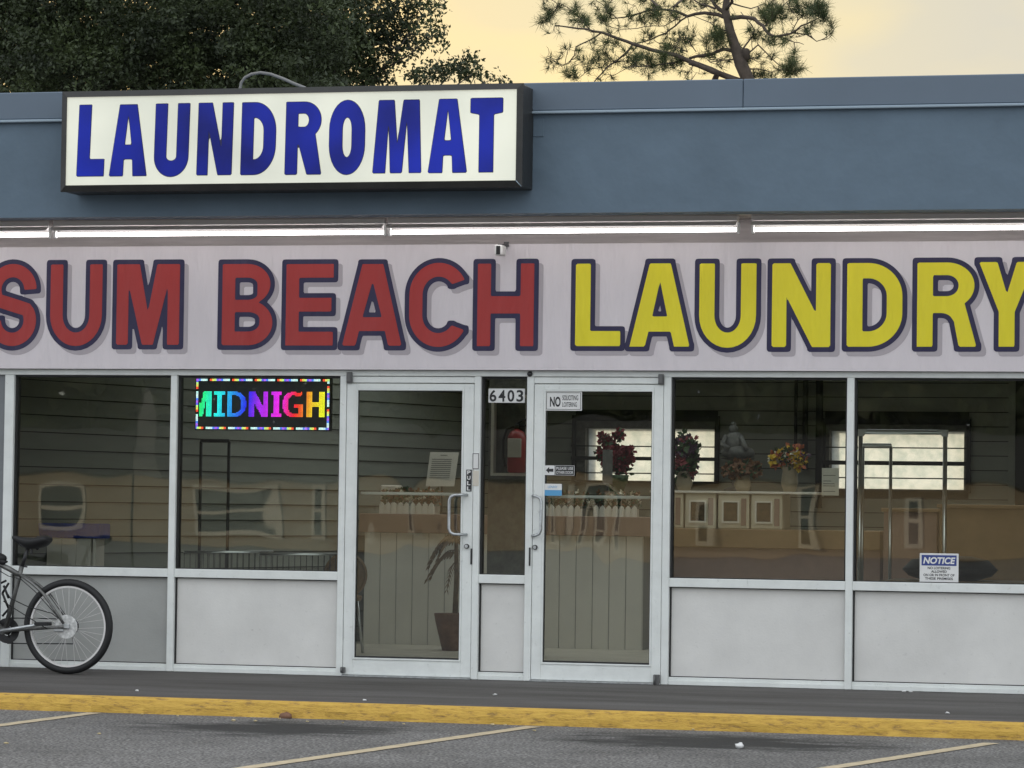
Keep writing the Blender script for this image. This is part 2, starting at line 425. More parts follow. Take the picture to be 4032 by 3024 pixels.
class MB:
    def __init__(s):
        s.v = []; s.f = []; s.sm = []

    def add(s, vs, fs, smooth=False):
        o = len(s.v)
        s.v += [tuple(p) for p in vs]
        s.f += [tuple(i + o for i in q) for q in fs]
        s.sm += [smooth] * len(fs)
        return s

    def box(s, x0, x1, y0, y1, z0, z1, b=0.0):
        if x0 > x1: x0, x1 = x1, x0
        if y0 > y1: y0, y1 = y1, y0
        if z0 > z1: z0, z1 = z1, z0
        if b <= 0 or b * 2.2 > min(x1 - x0, y1 - y0, z1 - z0):
            vs = [(x0, y0, z0), (x1, y0, z0), (x1, y1, z0), (x0, y1, z0), (x0, y0, z1), (x1, y0, z1), (x1, y1, z1), (x0, y1, z1)]
            return s.add(vs, [(0, 3, 2, 1), (4, 5, 6, 7), (0, 1, 5, 4), (1, 2, 6, 5), (2, 3, 7, 6), (3, 0, 4, 7)])
        # chamfered box: three vertices at each corner
        vs = []; idx = {}
        for i, (X, dx) in enumerate(((x0, b), (x1, -b))):
            for j, (Y_, dy) in enumerate(((y0, b), (y1, -b))):
                for k, (Z, dz) in enumerate(((z0, b), (z1, -b))):
                    idx[i, j, k] = len(vs)
                    vs += [(X, Y_ + dy, Z + dz), (X + dx, Y_, Z + dz), (X + dx, Y_ + dy, Z)]
        g = lambda i, j, k, a: idx[i, j, k] + a
        fs = []
        for i in (0, 1): fs.append((g(i, 0, 0, 0), g(i, 1, 0, 0), g(i, 1, 1, 0), g(i, 0, 1, 0)))
        for j in (0, 1): fs.append((g(0, j, 0, 1), g(1, j, 0, 1), g(1, j, 1, 1), g(0, j, 1, 1)))
        for k in (0, 1): fs.append((g(0, 0, k, 2), g(1, 0, k, 2), g(1, 1, k, 2), g(0, 1, k, 2)))
        for j in (0, 1):
            for k in (0, 1): fs.append((g(0, j, k, 1), g(1, j, k, 1), g(1, j, k, 2), g(0, j, k, 2)))
        for i in (0, 1):
            for k in (0, 1): fs.append((g(i, 0, k, 0), g(i, 1, k, 0), g(i, 1, k, 2), g(i, 0, k, 2)))
        for i in (0, 1):
            for j in (0, 1): fs.append((g(i, j, 0, 0), g(i, j, 1, 0), g(i, j, 1, 1), g(i, j, 0, 1)))
        for i in (0, 1):
            for j in (0, 1):
                for k in (0, 1): fs.append((g(i, j, k, 0), g(i, j, k, 1), g(i, j, k, 2)))
        return s.add(vs, fs)

    def tube(s, pts, rad, n=8, caps=True, smooth=True):
        pts = [Vector(p) for p in pts]
        if not hasattr(rad, '__len__'): rad = [rad] * len(pts)
        vs = []; prev = None
        for i, p in enumerate(pts):
            if i == 0: d = pts[1] - p
            elif i == len(pts) - 1: d = p - pts[i - 1]
            else: d = pts[i + 1] - pts[i - 1]
            d.normalize()
            if prev is None:
                a = Vector((0, 0, 1)) if abs(d.z) < 0.9 else Vector((1, 0, 0))
                u = d.cross(a).normalized()
            else:
                u = (prev - d * prev.dot(d))
                u = u.normalized() if u.length > 1e-6 else d.orthogonal().normalized()
            prev = u
            v = d.cross(u)
            for k in range(n):
                a = 2 * pi * k / n
                vs.append(p + (u * cos(a) + v * sin(a)) * rad[i])
        fs = []
        for i in range(len(pts) - 1):
            for k in range(n):
                fs.append((i * n + k, i * n + (k + 1) % n, (i + 1) * n + (k + 1) % n, (i + 1) * n + k))
        s.add(vs, fs, smooth)
        if caps:
            o = len(s.v) - len(vs)
            s.f += [tuple(o + k for k in range(n))[::-1], tuple(o + (len(pts) - 1) * n + k for k in range(n))]
            s.sm += [False, False]
        return s

    def lathe(s, c, prof, n=24, sx=1.0, sy=1.0, smooth=True):      # prof: (r, z)
        vs = []; fs = []
        for r, z in prof:
            for k in range(n):
                a = 2 * pi * k / n
                vs.append((c[0] + r * sx * cos(a), c[1] + r * sy * sin(a), c[2] + z))
        for i in range(len(prof) - 1):
            for k in range(n):
                fs.append((i * n + k, i * n + (k + 1) % n, (i + 1) * n + (k + 1) % n, (i + 1) * n + k))
        fs.append(tuple(range(n))[::-1]); fs.append(tuple((len(prof) - 1) * n + k for k in range(n)))
        return s.add(vs, fs, smooth)

    def ring(s, c, R, r, n=48, m=8, sy=1.0):                       # torus in the XZ plane
        vs = []; fs = []
        for i in range(n):
            a = 2 * pi * i / n
            for k in range(m):
                b = 2 * pi * k / m
                q = R + r * cos(b)
                vs.append((c[0] + q * cos(a), c[1] + r * sy * sin(b), c[2] + q * sin(a)))
        for i in range(n):
            for k in range(m):
                fs.append((i * m + k, i * m + (k + 1) % m, ((i + 1) % n) * m + (k + 1) % m, ((i + 1) % n) * m + k))
        return s.add(vs, fs, True)

    def band(s, c, R0, R1, y0, y1, n=48):                          # flat ring with thickness, axis along Y
        vs = []; fs = []
        for i in range(n):
            a = 2 * pi * i / n
            for (R, y) in ((R0, y0), (R1, y0), (R1, y1), (R0, y1)):
                vs.append((c[0] + R * cos(a), c[1] + y, c[2] + R * sin(a)))
        for i in range(n):
            for k in range(4):
                fs.append((i * 4 + k, i * 4 + (k + 1) % 4, ((i + 1) % n) * 4 + (k + 1) % 4, ((i + 1) % n) * 4 + k))
        return s.add(vs, fs)

    def blob(s, c, r, n=10, m=7, jit=0.0, sq=(1, 1, 1)):
        vs = []; fs = []
        for i in range(m + 1):
            t = pi * i / m
            for k in range(n):
                a = 2 * pi * k / n
                q = r * (1 + random.uniform(-jit, jit))
                vs.append((c[0] + q * sq[0] * sin(t) * cos(a), c[1] + q * sq[1] * sin(t) * sin(a), c[2] + q * sq[2] * cos(t)))
        for i in range(m):
            for k in range(n):
                fs.append((i * n + k, i * n + (k + 1) % n, (i + 1) * n + (k + 1) % n, (i + 1) * n + k))
        return s.add(vs, fs, True)

    def quad(s, a, b, c, d):
        return s.add([a, b, c, d], [(0, 1, 2, 3)])

    def prism(s, poly, y0, y1):                                    # poly: (x, z) outline extruded along Y
        n = len(poly)
        vs = [(p[0], y0, p[1]) for p in poly] + [(p[0], y1, p[1]) for p in poly]
        fs = [tuple(range(n)), tuple(range(n, 2 * n))[::-1]] + [(i, (i + 1) % n, n + (i + 1) % n, n + i) for i in range(n)]
        return s.add(vs, fs)

    def build(s, name, m, parent=None, label=None, org=None):
        o3 = ORG.get(parent.name, (0, 0, 0)) if parent is not None else (org or (0, 0, 0))
        me = bpy.data.meshes.new(name)
        me.from_pydata([(p[0] - o3[0], p[1] - o3[1], p[2] - o3[2]) for p in s.v], [], s.f)
        me.polygons.foreach_set('use_smooth', s.sm)
        me.materials.append(MT[m] if isinstance(m, str) else m)
        me.update()
        ob = bpy.data.objects.new(name, me)
        COL.objects.link(ob)
        if parent is not None:
            ob.parent = parent
        else:
            ob.location = o3
        ORG[ob.name] = o3
        if label: ob['label'] = label
        return ob


def tag(o, label=None, cat=None, group=None, kind=None):
    if label: o['label'] = label
    if cat: o['category'] = cat
    if group: o['group'] = group
    if kind: o['kind'] = kind
    return o


def thing(name, loc, label, cat, group=None):
    o = bpy.data.objects.new(name, None)
    o.empty_display_size = 0.1
    COL.objects.link(o)
    o.location = loc
    ORG[o.name] = tuple(loc)
    return tag(o, label, cat, group)


def npmesh(name, verts, faces_n, m, parent=None, org=(0, 0, 0)):
    """verts: (N*faces_n, 3) array, consecutive verts form faces"""
    o3 = ORG.get(parent.name, (0, 0, 0)) if parent is not None else org
    v = verts.reshape(-1, 3) - np.array(o3)
    nf = len(v) // faces_n
    me = bpy.data.meshes.new(name)
    me.vertices.add(len(v)); me.vertices.foreach_set('co', v.astype(np.float32).ravel())
    me.loops.add(len(v)); me.loops.foreach_set('vertex_index', np.arange(len(v), dtype=np.int32))
    me.polygons.add(nf)
    me.polygons.foreach_set('loop_start', (np.arange(nf) * faces_n).astype(np.int32))
    me.polygons.foreach_set('loop_total', np.full(nf, faces_n, dtype=np.int32))
    me.update(calc_edges=True)
    me.materials.append(MT[m])
    ob = bpy.data.objects.new(name, me)
    COL.objects.link(ob)
    if parent is not None: ob.parent = parent
    else: ob.location = o3
    ORG[ob.name] = tuple(o3)
    return ob


# ------------------------------------------------------------------ letter shapes
def ell(cx, cy, rx, ry, a0, a1, n=16):
    return [(cx + rx * cos(radians(a0 + (a1 - a0) * i / n)), cy + ry * sin(radians(a0 + (a1 - a0) * i / n))) for i in range(n + 1)]


def thick(path, t0, n=None):
    P = [Vector((p[0], p[1])) for p in path]
    Lf = []; Rt = []
    for i, p in enumerate(P):
        d = (P[min(i + 1, len(P) - 1)] - P[max(i - 1, 0)]).normalized()
        nrm = Vector((-d.y, d.x))
        Lf.append(tuple(p + nrm * t0 / 2)); Rt.append(tuple(p - nrm * t0 / 2))
    return Lf + Rt[::-1]


def glyph(ch, W, H, tx, ty):
    if ch == 'L': return [[(0, 0), (W, 0), (W, ty), (tx, ty), (tx, H), (0, H)]]
    if ch == 'I': return [[(0, 0), (W, 0), (W, ty), ((W + tx) / 2, ty), ((W + tx) / 2, H - ty), (W, H - ty), (W, H), (0, H), (0, H - ty), ((W - tx) / 2, H - ty), ((W - tx) / 2, ty), (0, ty)]]
    if ch == 'H': return [[(0, 0), (tx, 0), (tx, H * .5 - ty * .62), (W - tx, H * .5 - ty * .62), (W - tx, 0), (W, 0), (W, H), (W - tx, H), (W - tx, H * .5 + ty * .62), (tx, H * .5 + ty * .62), (tx, H), (0, H)]]
    if ch == 'E': return [[(0, 0), (W, 0), (W, ty), (tx, ty), (tx, H * .5 - ty * .5), (W * .96, H * .5 - ty * .5), (W * .96, H * .5 + ty * .5), (tx, H * .5 + ty * .5), (tx, H - ty), (W, H - ty), (W, H), (0, H)]]
    if ch == 'T': return [[(0, H), (W, H), (W, H - ty * 1.12), ((W + tx) / 2, H - ty * 1.25), ((W + tx) / 2, 0), ((W - tx) / 2, 0), ((W - tx) / 2, H - ty * 1.25), (0, H - ty * 1.12)]]
    if ch == 'U':
        R = W * .56
        return [[(0, H)] + ell(W / 2, R, W / 2, R, 180, 360) + [(W, H), (W - tx, H)] + ell(W / 2, R, W / 2 - tx, R - ty, 360, 180) + [(tx, H)]]
    if ch == 'D':
        rx, ry = W * .62, H * .40
        return [[(0, 0), (0, H)] + ell(W - rx, H - ry, rx, ry, 90, 0) + ell(W - rx, ry, rx, ry, 0, -90),
                [(tx, ty), (tx, H - ty)] + ell(W - rx, H - ry, rx - tx, ry - ty, 90, 0) + ell(W - rx, ry, rx - tx, ry - ty, 0, -90)]
    if ch == 'O':
        R = H * .40
        return [ell(W / 2, H - R, W / 2, R, 0, 180) + ell(W / 2, R, W / 2, R, 180, 360),
                ell(W / 2, H - R, W / 2 - tx, R - ty, 0, 180) + ell(W / 2, R, W / 2 - tx, R - ty, 180, 360)]
    if ch == 'C':
        R = H * .38
        return [ell(W * .53, H - R, W * .53, R, 28, 180, 24) + ell(W * .53, R, W * .53, R, 180, 332, 24) +
                ell(W * .53, R, W * .53 - tx, R - ty, 325, 180, 24) + ell(W * .53, H - R, W * .53 - tx, R - ty, 180, 35, 24)]
    if ch == 'G':
        R = H * .38
        return [ell(W * .52, H - R, W * .52, R, 60, 180, 16) + ell(W * .52, R, W * .52, R, 180, 290, 14) + [(W, 0.02 * H), (W, H * .52), (W * .55, H * .52), (W * .55, H * .52 - ty), (W - tx, H * .52 - ty), (W - tx, ty)] +
                ell(W * .52, R, W * .52 - tx, R - ty, 290, 180, 14) + ell(W * .52, H - R, W * .52 - tx, R - ty, 180, 60, 16) + [(W * .95, H - ty), (W * .95, H)]]
    if ch == 'N':
        return [[(0, 0), (0, H), (tx * 1.25, H), (W - tx, H * .40), (W - tx, H), (W, H), (W, 0), (W - tx * 1.25, 0), (tx, H * .60), (tx, 0)]]
    if ch == 'M':
        return [[(0, 0), (0, H), (W * .36, H), (W * .5, H * .40), (W * .64, H), (W, H), (W, 0), (W - tx, 0), (W - tx, H * .74), (W * .5 + tx * .46, 0), (W * .5 - tx * .46, 0), (tx, H * .74), (tx, 0)]]
    if ch == 'm':   # splayed M of the light box
        return [[(0, 0), (W * .115, H), (W * .44, H), (W * .505, H * .41), (W * .62, H), (W * .95, H), (W, 0), (W * .745, 0), (W * .695, H * .70), (W * .605, 0), (W * .36, 0), (W * .325, H * .70), (W * .265, 0)]]
    if ch == 'a':   # heavy A of the light box
        a = W * .232
        k = (W / 2 - a) / H
        l0 = W * .375; i0 = l0 + k * H * .235 * .25
        return [[(0, 0), (W / 2 - a, H), (W / 2 + a, H), (W, 0), (W - l0, 0), (W - i0, H * .235), (i0, H * .235), (l0, 0)],
                [(W * .415, H * .44), (W * .585, H * .44), (W * .5, H * .85)]]
    if ch == 'A':
        a = W * .175; s = tx * 1.02; c0 = H * .18; c1 = c0 + ty
        k = (W / 2 - a) / H
        ins = s + (k * c0)
        return [[(0, 0), (W / 2 - a, H), (W / 2 + a, H), (W, 0), (W - s, 0), (W - ins, c0), (ins, c0), (s, 0)],
                [(s + k * c1 + .0 * W, c1 ), (W - s - k * c1, c1), (W / 2, H * .79)]]
    if ch == 'Y':
        return [[(W * .5 - tx / 2, 0), (W * .5 + tx / 2, 0), (W * .5 + tx / 2, H * .41), (W, H), (W - tx * 1.15, H), (W * .5, H * .62), (tx * 1.15, H), (0, H), (W * .5 - tx / 2, H * .41)]]
    if ch == 'r':
        r = H * .255
        return [[(0, 0), (0, H)] + ell(W * .5, H - r, W * .47, r, 90, -48, 20) + [(W, 0), (W * .60, 0), (tx * 1.06, H * .41), (tx, H * .41), (tx, 0)],
                [(tx, H - 2 * r + ty * .82), (tx, H - ty * .82)] + ell(W * .5, H - r, W * .47 - tx, r - ty * .82, 90, -90, 16)]
    if ch == 'R':
        r = H * .275
        return [[(0, 0), (0, H)] + ell(W * .5, H - r, W * .46, r, 90, -50, 20) + [(W, 0), (W - tx * 1.12, 0), (W * .62, H * .30)] + ell(W * .40, H * .30, W * .2, H * .1, 30, 90, 6) + [(tx, H * .40), (tx, 0)],
                [(tx, H - 2 * r + ty * .82), (tx, H - ty * .82)] + ell(W * .5, H - r, W * .46 - tx, r - ty * .82, 90, -90, 16)]
    if ch == 'B':
        r1 = H * .25; r2 = H * .275
        return [[(0, 0), (0, H)] + ell(W * .50, H - r1, W * .45, r1, 90, -62, 16) + ell(W * .52, r2, W * .48, r2, 62, -90, 16),
                [(tx, H * .5 + ty * .35), (tx, H - ty)] + ell(W * .5, H - r1, W * .45 - tx, r1 - ty, 90, 0, 8) + ell(W * .5, H * .5 + ty * .35 + (r1 - ty) * .8, W * .45 - tx, (r1 - ty) * .8, 0, -90, 8),
                [(tx, ty), (tx, H * .5 - ty * .55)] + ell(W * .52, H * .5 - ty * .55 - (r2 - ty) * .8, W * .48 - tx, (r2 - ty) * .8, 90, 0, 8) + ell(W * .52, r2, W * .48 - tx, r2 - ty, 0, -90, 8)]
    if ch == 'S':
        ax, by = W / 2 - tx * .5, H * .25 - ty * .12
        path = ell(W / 2, H - ty / 2 - by, ax, by, 0, 215, 26)
        p2 = ell(W / 2, ty / 2 + by, ax, by, 35, -180, 26)
        a, b = path[-1], p2[0]
        mid = [(a[0] + (b[0] - a[0]) * t, a[1] + (b[1] - a[1]) * t) for t in (.25, .5, .75)]
        return [thick(path + mid + p2, (tx + ty) / 2)]
    raise ValueError(ch)


def sdf(loops, X, Y):
    D = np.full(X.shape, 1e9); ins = np.zeros(X.shape, bool)
    for lp in loops:
        lp = [p for i, p in enumerate(lp) if math.dist(p, lp[i - 1]) > 1e-6]
        n = len(lp)
        def sharp(k):
            a, b_, c_ = lp[k - 1], lp[k], lp[(k + 1) % n]
            u, v = Vector((b_[0] - a[0], b_[1] - a[1])), Vector((c_[0] - b_[0], c_[1] - b_[1]))
            return u.length > 1e-9 and v.length > 1e-9 and u.angle(v) > 0.7
        shp = [sharp(k) for k in range(n)]
        for i in range(n):
            x0, y0 = lp[i]; x1, y1 = lp[(i + 1) % n]
            ex, ey = x1 - x0, y1 - y0
            l2 = ex * ex + ey * ey
            if l2 < 1e-14: continue
            t0 = ((X - x0) * ex + (Y - y0) * ey) / l2
            t = np.clip(t0, 0, 1)
            dx, dy = np.abs(X - x0 - t * ex), np.abs(Y - y0 - t * ey)
            de = dx * dx + dy * dy
            dc = (dx ** 5 + dy ** 5) ** 0.4          # squarer corners
            D = np.minimum(D, np.where(((t0 < 0) & shp[i]) | ((t0 > 1) & shp[(i + 1) % n]), dc + (de - dc) * 0.15, de))
            if y0 != y1:
                c = ((y0 <= Y) & (Y < y1)) | ((y1 <= Y) & (Y < y0))
                xi = x0 + (Y - y0) * ex / ey if ey else 0
                ins ^= c & (X < xi)
    return np.sqrt(D) * np.where(ins, -1, 1)


def level_mesh(loops, level, step, place):
    """filled region sdf < level as flat polygons; place(x, y) -> world point"""
    P = [p for lp in loops for p in lp]
    m = abs(level) + 2 * step
    x0 = min(p[0] for p in P) - m; x1 = max(p[0] for p in P) + m
    y0 = min(p[1] for p in P) - m; y1 = max(p[1] for p in P) + m
    xs = np.arange(x0, x1 + step, step); ys = np.arange(y0, y1 + step, step)
    X, Y = np.meshgrid(xs, ys)
    S = sdf(loops, X, Y) - level
    mb = MB()
    for j in range(len(ys) - 1):
        i = 0
        while i < len(xs) - 1:
            q = (S[j, i], S[j, i + 1], S[j + 1, i + 1], S[j + 1, i])
            if max(q) < 0:
                k = i
                while k < len(xs) - 1 and S[j, k + 1] < 0 and S[j + 1, k + 1] < 0: k += 1
                mb.add([place(xs[i], ys[j]), place(xs[k], ys[j]), place(xs[k], ys[j + 1]), place(xs[i], ys[j + 1])], [(0, 1, 2, 3)])
                i = k
                continue
            if min(q) < 0:
                c = [(xs[i], ys[j]), (xs[i + 1], ys[j]), (xs[i + 1], ys[j + 1]), (xs[i], ys[j + 1])]
                out = []
                for a in range(4):
                    b = (a + 1) % 4
                    if q[a] < 0: out.append(c[a])
                    if (q[a] < 0) != (q[b] < 0):
                        t = q[a] / (q[a] - q[b])
                        out.append((c[a][0] + (c[b][0] - c[a][0]) * t, c[a][1] + (c[b][1] - c[a][1]) * t))
                if len(out) >= 3:
                    mb.add([place(*p) for p in out], [tuple(range(len(out)))])
            i += 1
    return mb


def text(s, box, Y, m, parent, name='lettering', bold=0.0, label=None, slant=0.0):
    """built-in font text fitted into a world box (x0, x1, z0, z1) on the plane Y"""
    cu = bpy.data.curves.new('tmp', 'FONT')
    cu.body = s; cu.size = 1; cu.offset = bold; cu.shear = slant
    cu.align_x = 'CENTER' if '\n' in s else 'LEFT'
    cu.space_line = 1.0
    to = bpy.data.objects.new('tmp', cu)
    COL.objects.link(to)
    dg = bpy.context.evaluated_depsgraph_get()
    me = bpy.data.meshes.new_from_object(to.evaluated_get(dg))
    bpy.data.objects.remove(to)
    bpy.data.curves.remove(cu)
    xs = [v.co.x for v in me.vertices]; ys = [v.co.y for v in me.vertices]
    ax, bx, ay, by = min(xs), max(xs), min(ys), max(ys)
    mb = MB()
    vs = [(box[0] + (v.co.x - ax) / (bx - ax) * (box[1] - box[0]), Y, box[2] + (v.co.y - ay) / (by - ay) * (box[3] - box[2])) for v in me.vertices]
    mb.add(vs, [tuple(p.vertices) for p in me.polygons])
    bpy.data.meshes.remove(me)
    return mb.build(name, m, parent, label)


def pbox(x0, y0, x1, y1, Y):      # photo-measured rectangle on plane Y -> (x0, x1, z0, z1)
    a, b = at(x0, y1, Y), at(x1, y0, Y)
    c, d = at(x0, y0, Y), at(x1, y1, Y)
    return ((a.x + c.x) / 2, (b.x + d.x) / 2, (a.z + d.z) / 2, (b.z + c.z) / 2)


# ================================================================== GROUND
LOT = -0.147
s1 = onz(1090, 2868, LOT); s2 = onz(2830, 2922, LOT); s3 = onz(420, 2990, LOT)
MT['asphalt'] = ground_mat('asphalt', (0.140, 0.136, 0.135), (0.090, 0.087, 0.086), None,
                           spots=[(s1.x, s1.y, .95, 0.85, 0.9), (s2.x, s2.y, 1.1, 0.85, 0.93), (s3.x - 1.0, s3.y + .2, 0.5, 0.16, 0.6)], grain=60, gain=0.60)
MT['walk'] = ground_mat('walkway_concrete', (0.108, 0.102, 0.098), (0.048, 0.042, 0.038), None, streak=(0.35, 2.0, 1), grain=120, gain=0.12)
mb = MB(); mb.quad((-900, -900, LOT), (900, -900, LOT), (900, 900, LOT), (-900, 900, LOT))
tag(mb.build('parking_lot', 'asphalt'), kind='structure')
mb = MB()
n = 60
for i in range(n):
    a, b = -14 + 28 * i / n, -14 + 28 * (i + 1) / n
    mb.quad((a, -2.25, -0.048), (b, -2.25, -0.048), (b, 0.12, 0.0), (a, 0.12, 0.0))
mb.quad((-14, -2.25, -0.5), (14, -2.25, -0.5), (14, -2.25, -0.048), (-14, -2.25, -0.048))
tag(mb.build('walkway', 'walk'), kind='structure')
MT['curb'] = curb_mat()
mb = MB()
prev = None
for i in range(401):
    X = -14 + 28 * i / 400
    j = lambda k: random.uniform(-k, k)
    row = [(X, -2.25, -0.0455), (X, -2.29 + j(.004), -0.047 + j(.002)), (X, -2.32 + j(.005), -0.060 + j(.004)), (X, -2.335 + j(.006), -0.10), (X, -2.345 + j(.012), LOT - .01)]
    if prev:
        for k in range(4): mb.add([prev[k], row[k], row[k + 1], prev[k + 1]], [(0, 1, 2, 3)], True)
    prev = row
tag(mb.build('kerb', 'curb'), kind='structure')
for i, (a, b) in enumerate((((0, 2855), (372, 2806)), ((960, 3024), (2100, 2860)), ((3260, 3024), (3905, 2925)))):
    p, q = onz(*a, LOT + .004), onz(*b, LOT + .004)
    d = (q - p).normalized()
    p = p - d * (3.0)
    nrm = Vector((-d.y, d.x, 0)) * 0.05
    mb = MB()
    prev = None
    K = 60
    for k in range(K + 1):
        c = p + (q - p) * k / K
        wv = 1 + random.uniform(-.06, .06)
        row = (c + nrm * wv, c - nrm * wv)
        if prev: mb.quad(prev[0], prev[1], row[1], row[0])
        prev = row
    tag(mb.build('parking_line', 'line'), kind='structure')

# ================================================================== BUILDING
FY = -0.75                                    # fascia face
bld = thing('laundromat_building', (0, 0, 0), 'single storey blue grey stucco shopfront building with a glazed aluminium front and flat roof', 'building')
zt = at(2016, 332, FY).z; zcap = at(2016, 452, FY).z; zb = at(2016, 840, FY).z
ZS = zb
mb = MB(); mb.box(-14, 14, FY, FY + .22, zb, zt - .02); mb.build('fascia_wall', 'fascia', bld)
mb = MB()
xs_ = at(2925, 400, FY - .03).x
for a, b in ((-14, xs_ - .0015), (xs_ + .0015, 14)):
    mb.box(a, b, FY - .028, FY + .26, zcap + .02, zt + .004, .006)
mb.build('coping', 'coping', bld)
mb = MB(); mb.box(-14, 14, FY - .040, FY - .001, zcap, zcap + .018, .004); mb.build('drip_edge', 'drip', bld)
mb = MB(); mb.box(-14, 14, FY + .22, 0.02, ZS + .012, ZS + .05); mb.build('soffit', 'soffit', bld)
mb = MB(); mb.box(-14, 14, 0.02, 0.22, 2.115, ZS + .3); mb.build('header_wall', 'header', bld)
SKY = (-3.0, 3.9, 2.9, 6.1)                     # rooflight opening, out of view, put in to daylight the room: x0, x1, y0, y1
def slab(mb, x0, x1, y0, y1, z0, z1, h):
    mb.box(x0, h[0], y0, y1, z0, z1); mb.box(h[1], x1, y0, y1, z0, z1)
    mb.box(h[0], h[1], y0, h[2], z0, z1); mb.box(h[0], h[1], h[3], y1, z0, z1)
mb = MB(); slab(mb, -14, 14, FY + .2, 9.3, zt - .4, zt - .15, SKY); mb.build('roof', 'roof', bld)
mb = MB(); h = SKY; zk = zt - .02
mb.box(h[0] - .05, h[0], h[2] - .05, h[3] + .05, 2.75, zk); mb.box(h[1], h[1] + .05, h[2] - .05, h[3] + .05, 2.75, zk)
mb.box(h[0], h[1], h[2] - .05, h[2], 2.75, zk); mb.box(h[0], h[1], h[3], h[3] + .05, 2.75, zk)
rk = mb.build('added_rooflight', 'bead', bld)  # roof opening made up to brighten the interior
mb = MB(); mb.box(h[0], h[1], h[2], h[3], zk - .03, zk - .02); mb.build('pane', 'pane', rk)
LX, RX = -3.86, 4.85
mb = MB(); mb.box(-14, LX - .0, 0.0, 0.22, -.1, 2.115); mb.build('front_wall', 'wall_out', bld)
mb = MB(); mb.box(RX, 14, 0.0, 0.22, -.1, 2.115); mb.build('front_wall', 'wall_out', bld)
YB = 8.0
# exterior shell
mb = MB()
mb.box(-14, -13.8, .22, 9.1, -.1, zt - .4); mb.box(13.8, 14, .22, 9.1, -.1, zt - .4)
W1 = pbox(2309, 1688, 2816, 1896, YB); W2 = pbox(3269, 1698, 3798, 1926, YB)
def wall_with_holes(mb, x0, x1, z0, z1, y0, y1, holes):
    xs = sorted({x0, x1} | {h[0] for h in holes} | {h[1] for h in holes})
    for a, b in zip(xs[:-1], xs[1:]):
        hs = [h for h in holes if h[0] <= a + 1e-6 and h[1] >= b - 1e-6]
        if hs:
            mb.box(a, b, y0, y1, z0, hs[0][2]); mb.box(a, b, y0, y1, hs[0][3], z1)
        else:
            mb.box(a, b, y0, y1, z0, z1)
wall_with_holes(mb, -13.8, 13.8, -.1, zt - .4, YB + .05, YB + .25, [W1, W2])
mb.build('rear_wall', 'wall_out', bld)
mb = MB(); mb.box(-13.8, 13.8, .13, YB + .05, -.1, 0.002); mb.build('interior_floor', 'int_floor', bld)
mb = MB(); slab(mb, -13.8, 13.8, .22, YB + .05, 2.75, 2.82, (SKY[0] - .05, SKY[1] + .05, SKY[2] - .05, SKY[3] + .05)); mb.build('ceiling', 'ceiling', bld)
# siding on the back wall
pitch = 0.130
XD = at(3972, 1700, YB).x
fr1 = (pbox(2258, 1637, 2835, 1902, YB)); fr2 = pbox(3239, 1650, 3824, 1938, YB)
mb = MB()
z = 0.0
while z < 2.75:
    cuts = [h for h in (fr1, fr2) if z + pitch > h[2] + .04 and z < h[3] - .04]
    segs = []; x = -3.2
    for h in sorted(cuts): segs.append((x, h[0] + .02)); x = h[1] - .02
    segs.append((x, XD))
    for a, b in segs:
        mb.quad((a, YB - .018, z + .007), (b, YB - .018, z + .007), (b, YB - .004, z + pitch), (a, YB - .004, z + pitch))
        mb.quad((a, YB - .004, z + .007), (b, YB - .004, z + .007), (b, YB - .018, z + .007), (a, YB - .018, z + .007))
    z += pitch
mb.box(XD, XD + .06, YB - .03, YB, 0, 2.75)
mb.build('back_siding', 'int_siding', bld)
mb = MB(); wall_with_holes(mb, -3.2, 13.8, 0, 2.75, YB, YB + .05, [W1, W2]); mb.build('back_lining', 'joint', bld)
# angled left wall with siding
A = Vector((-4.25, 0.3, 0)); B = Vector((-2.30, YB - .02, 0))
nv = Vector(((B - A).y, -(B - A).x, 0)).normalized()
mb = MB(); z = 0.0; jm = MB()
while z < 2.75:
    o0 = nv * .018; o1 = nv * .002; zz = Vector((0, 0, z)); z2 = Vector((0, 0, z + pitch))
    zg = zz + Vector((0, 0, .007))
    mb.quad(A + o0 + zg, B + o0 + zg, B + o1 + z2, A + o1 + z2)
    mb.quad(A + o1 + zg, B + o1 + zg, B + o0 + zg, A + o0 + zg)
    z += pitch
mb.build('side_siding', 'int_siding', bld)
jm.quad(A, B, B + Vector((0, 0, 2.75)), A + Vector((0, 0, 2.75))); jm.build('side_lining', 'joint', bld)
mb = MB(); mb.box(-13.8, -4.3, .22, .3, 0, 2.75); mb.build('inner_wall', 'int_dark', bld)
mb = MB(); mb.box(6.5, 6.6, .22, YB, 0, 2.75); mb.build('inner_wall', 'int_dark', bld)
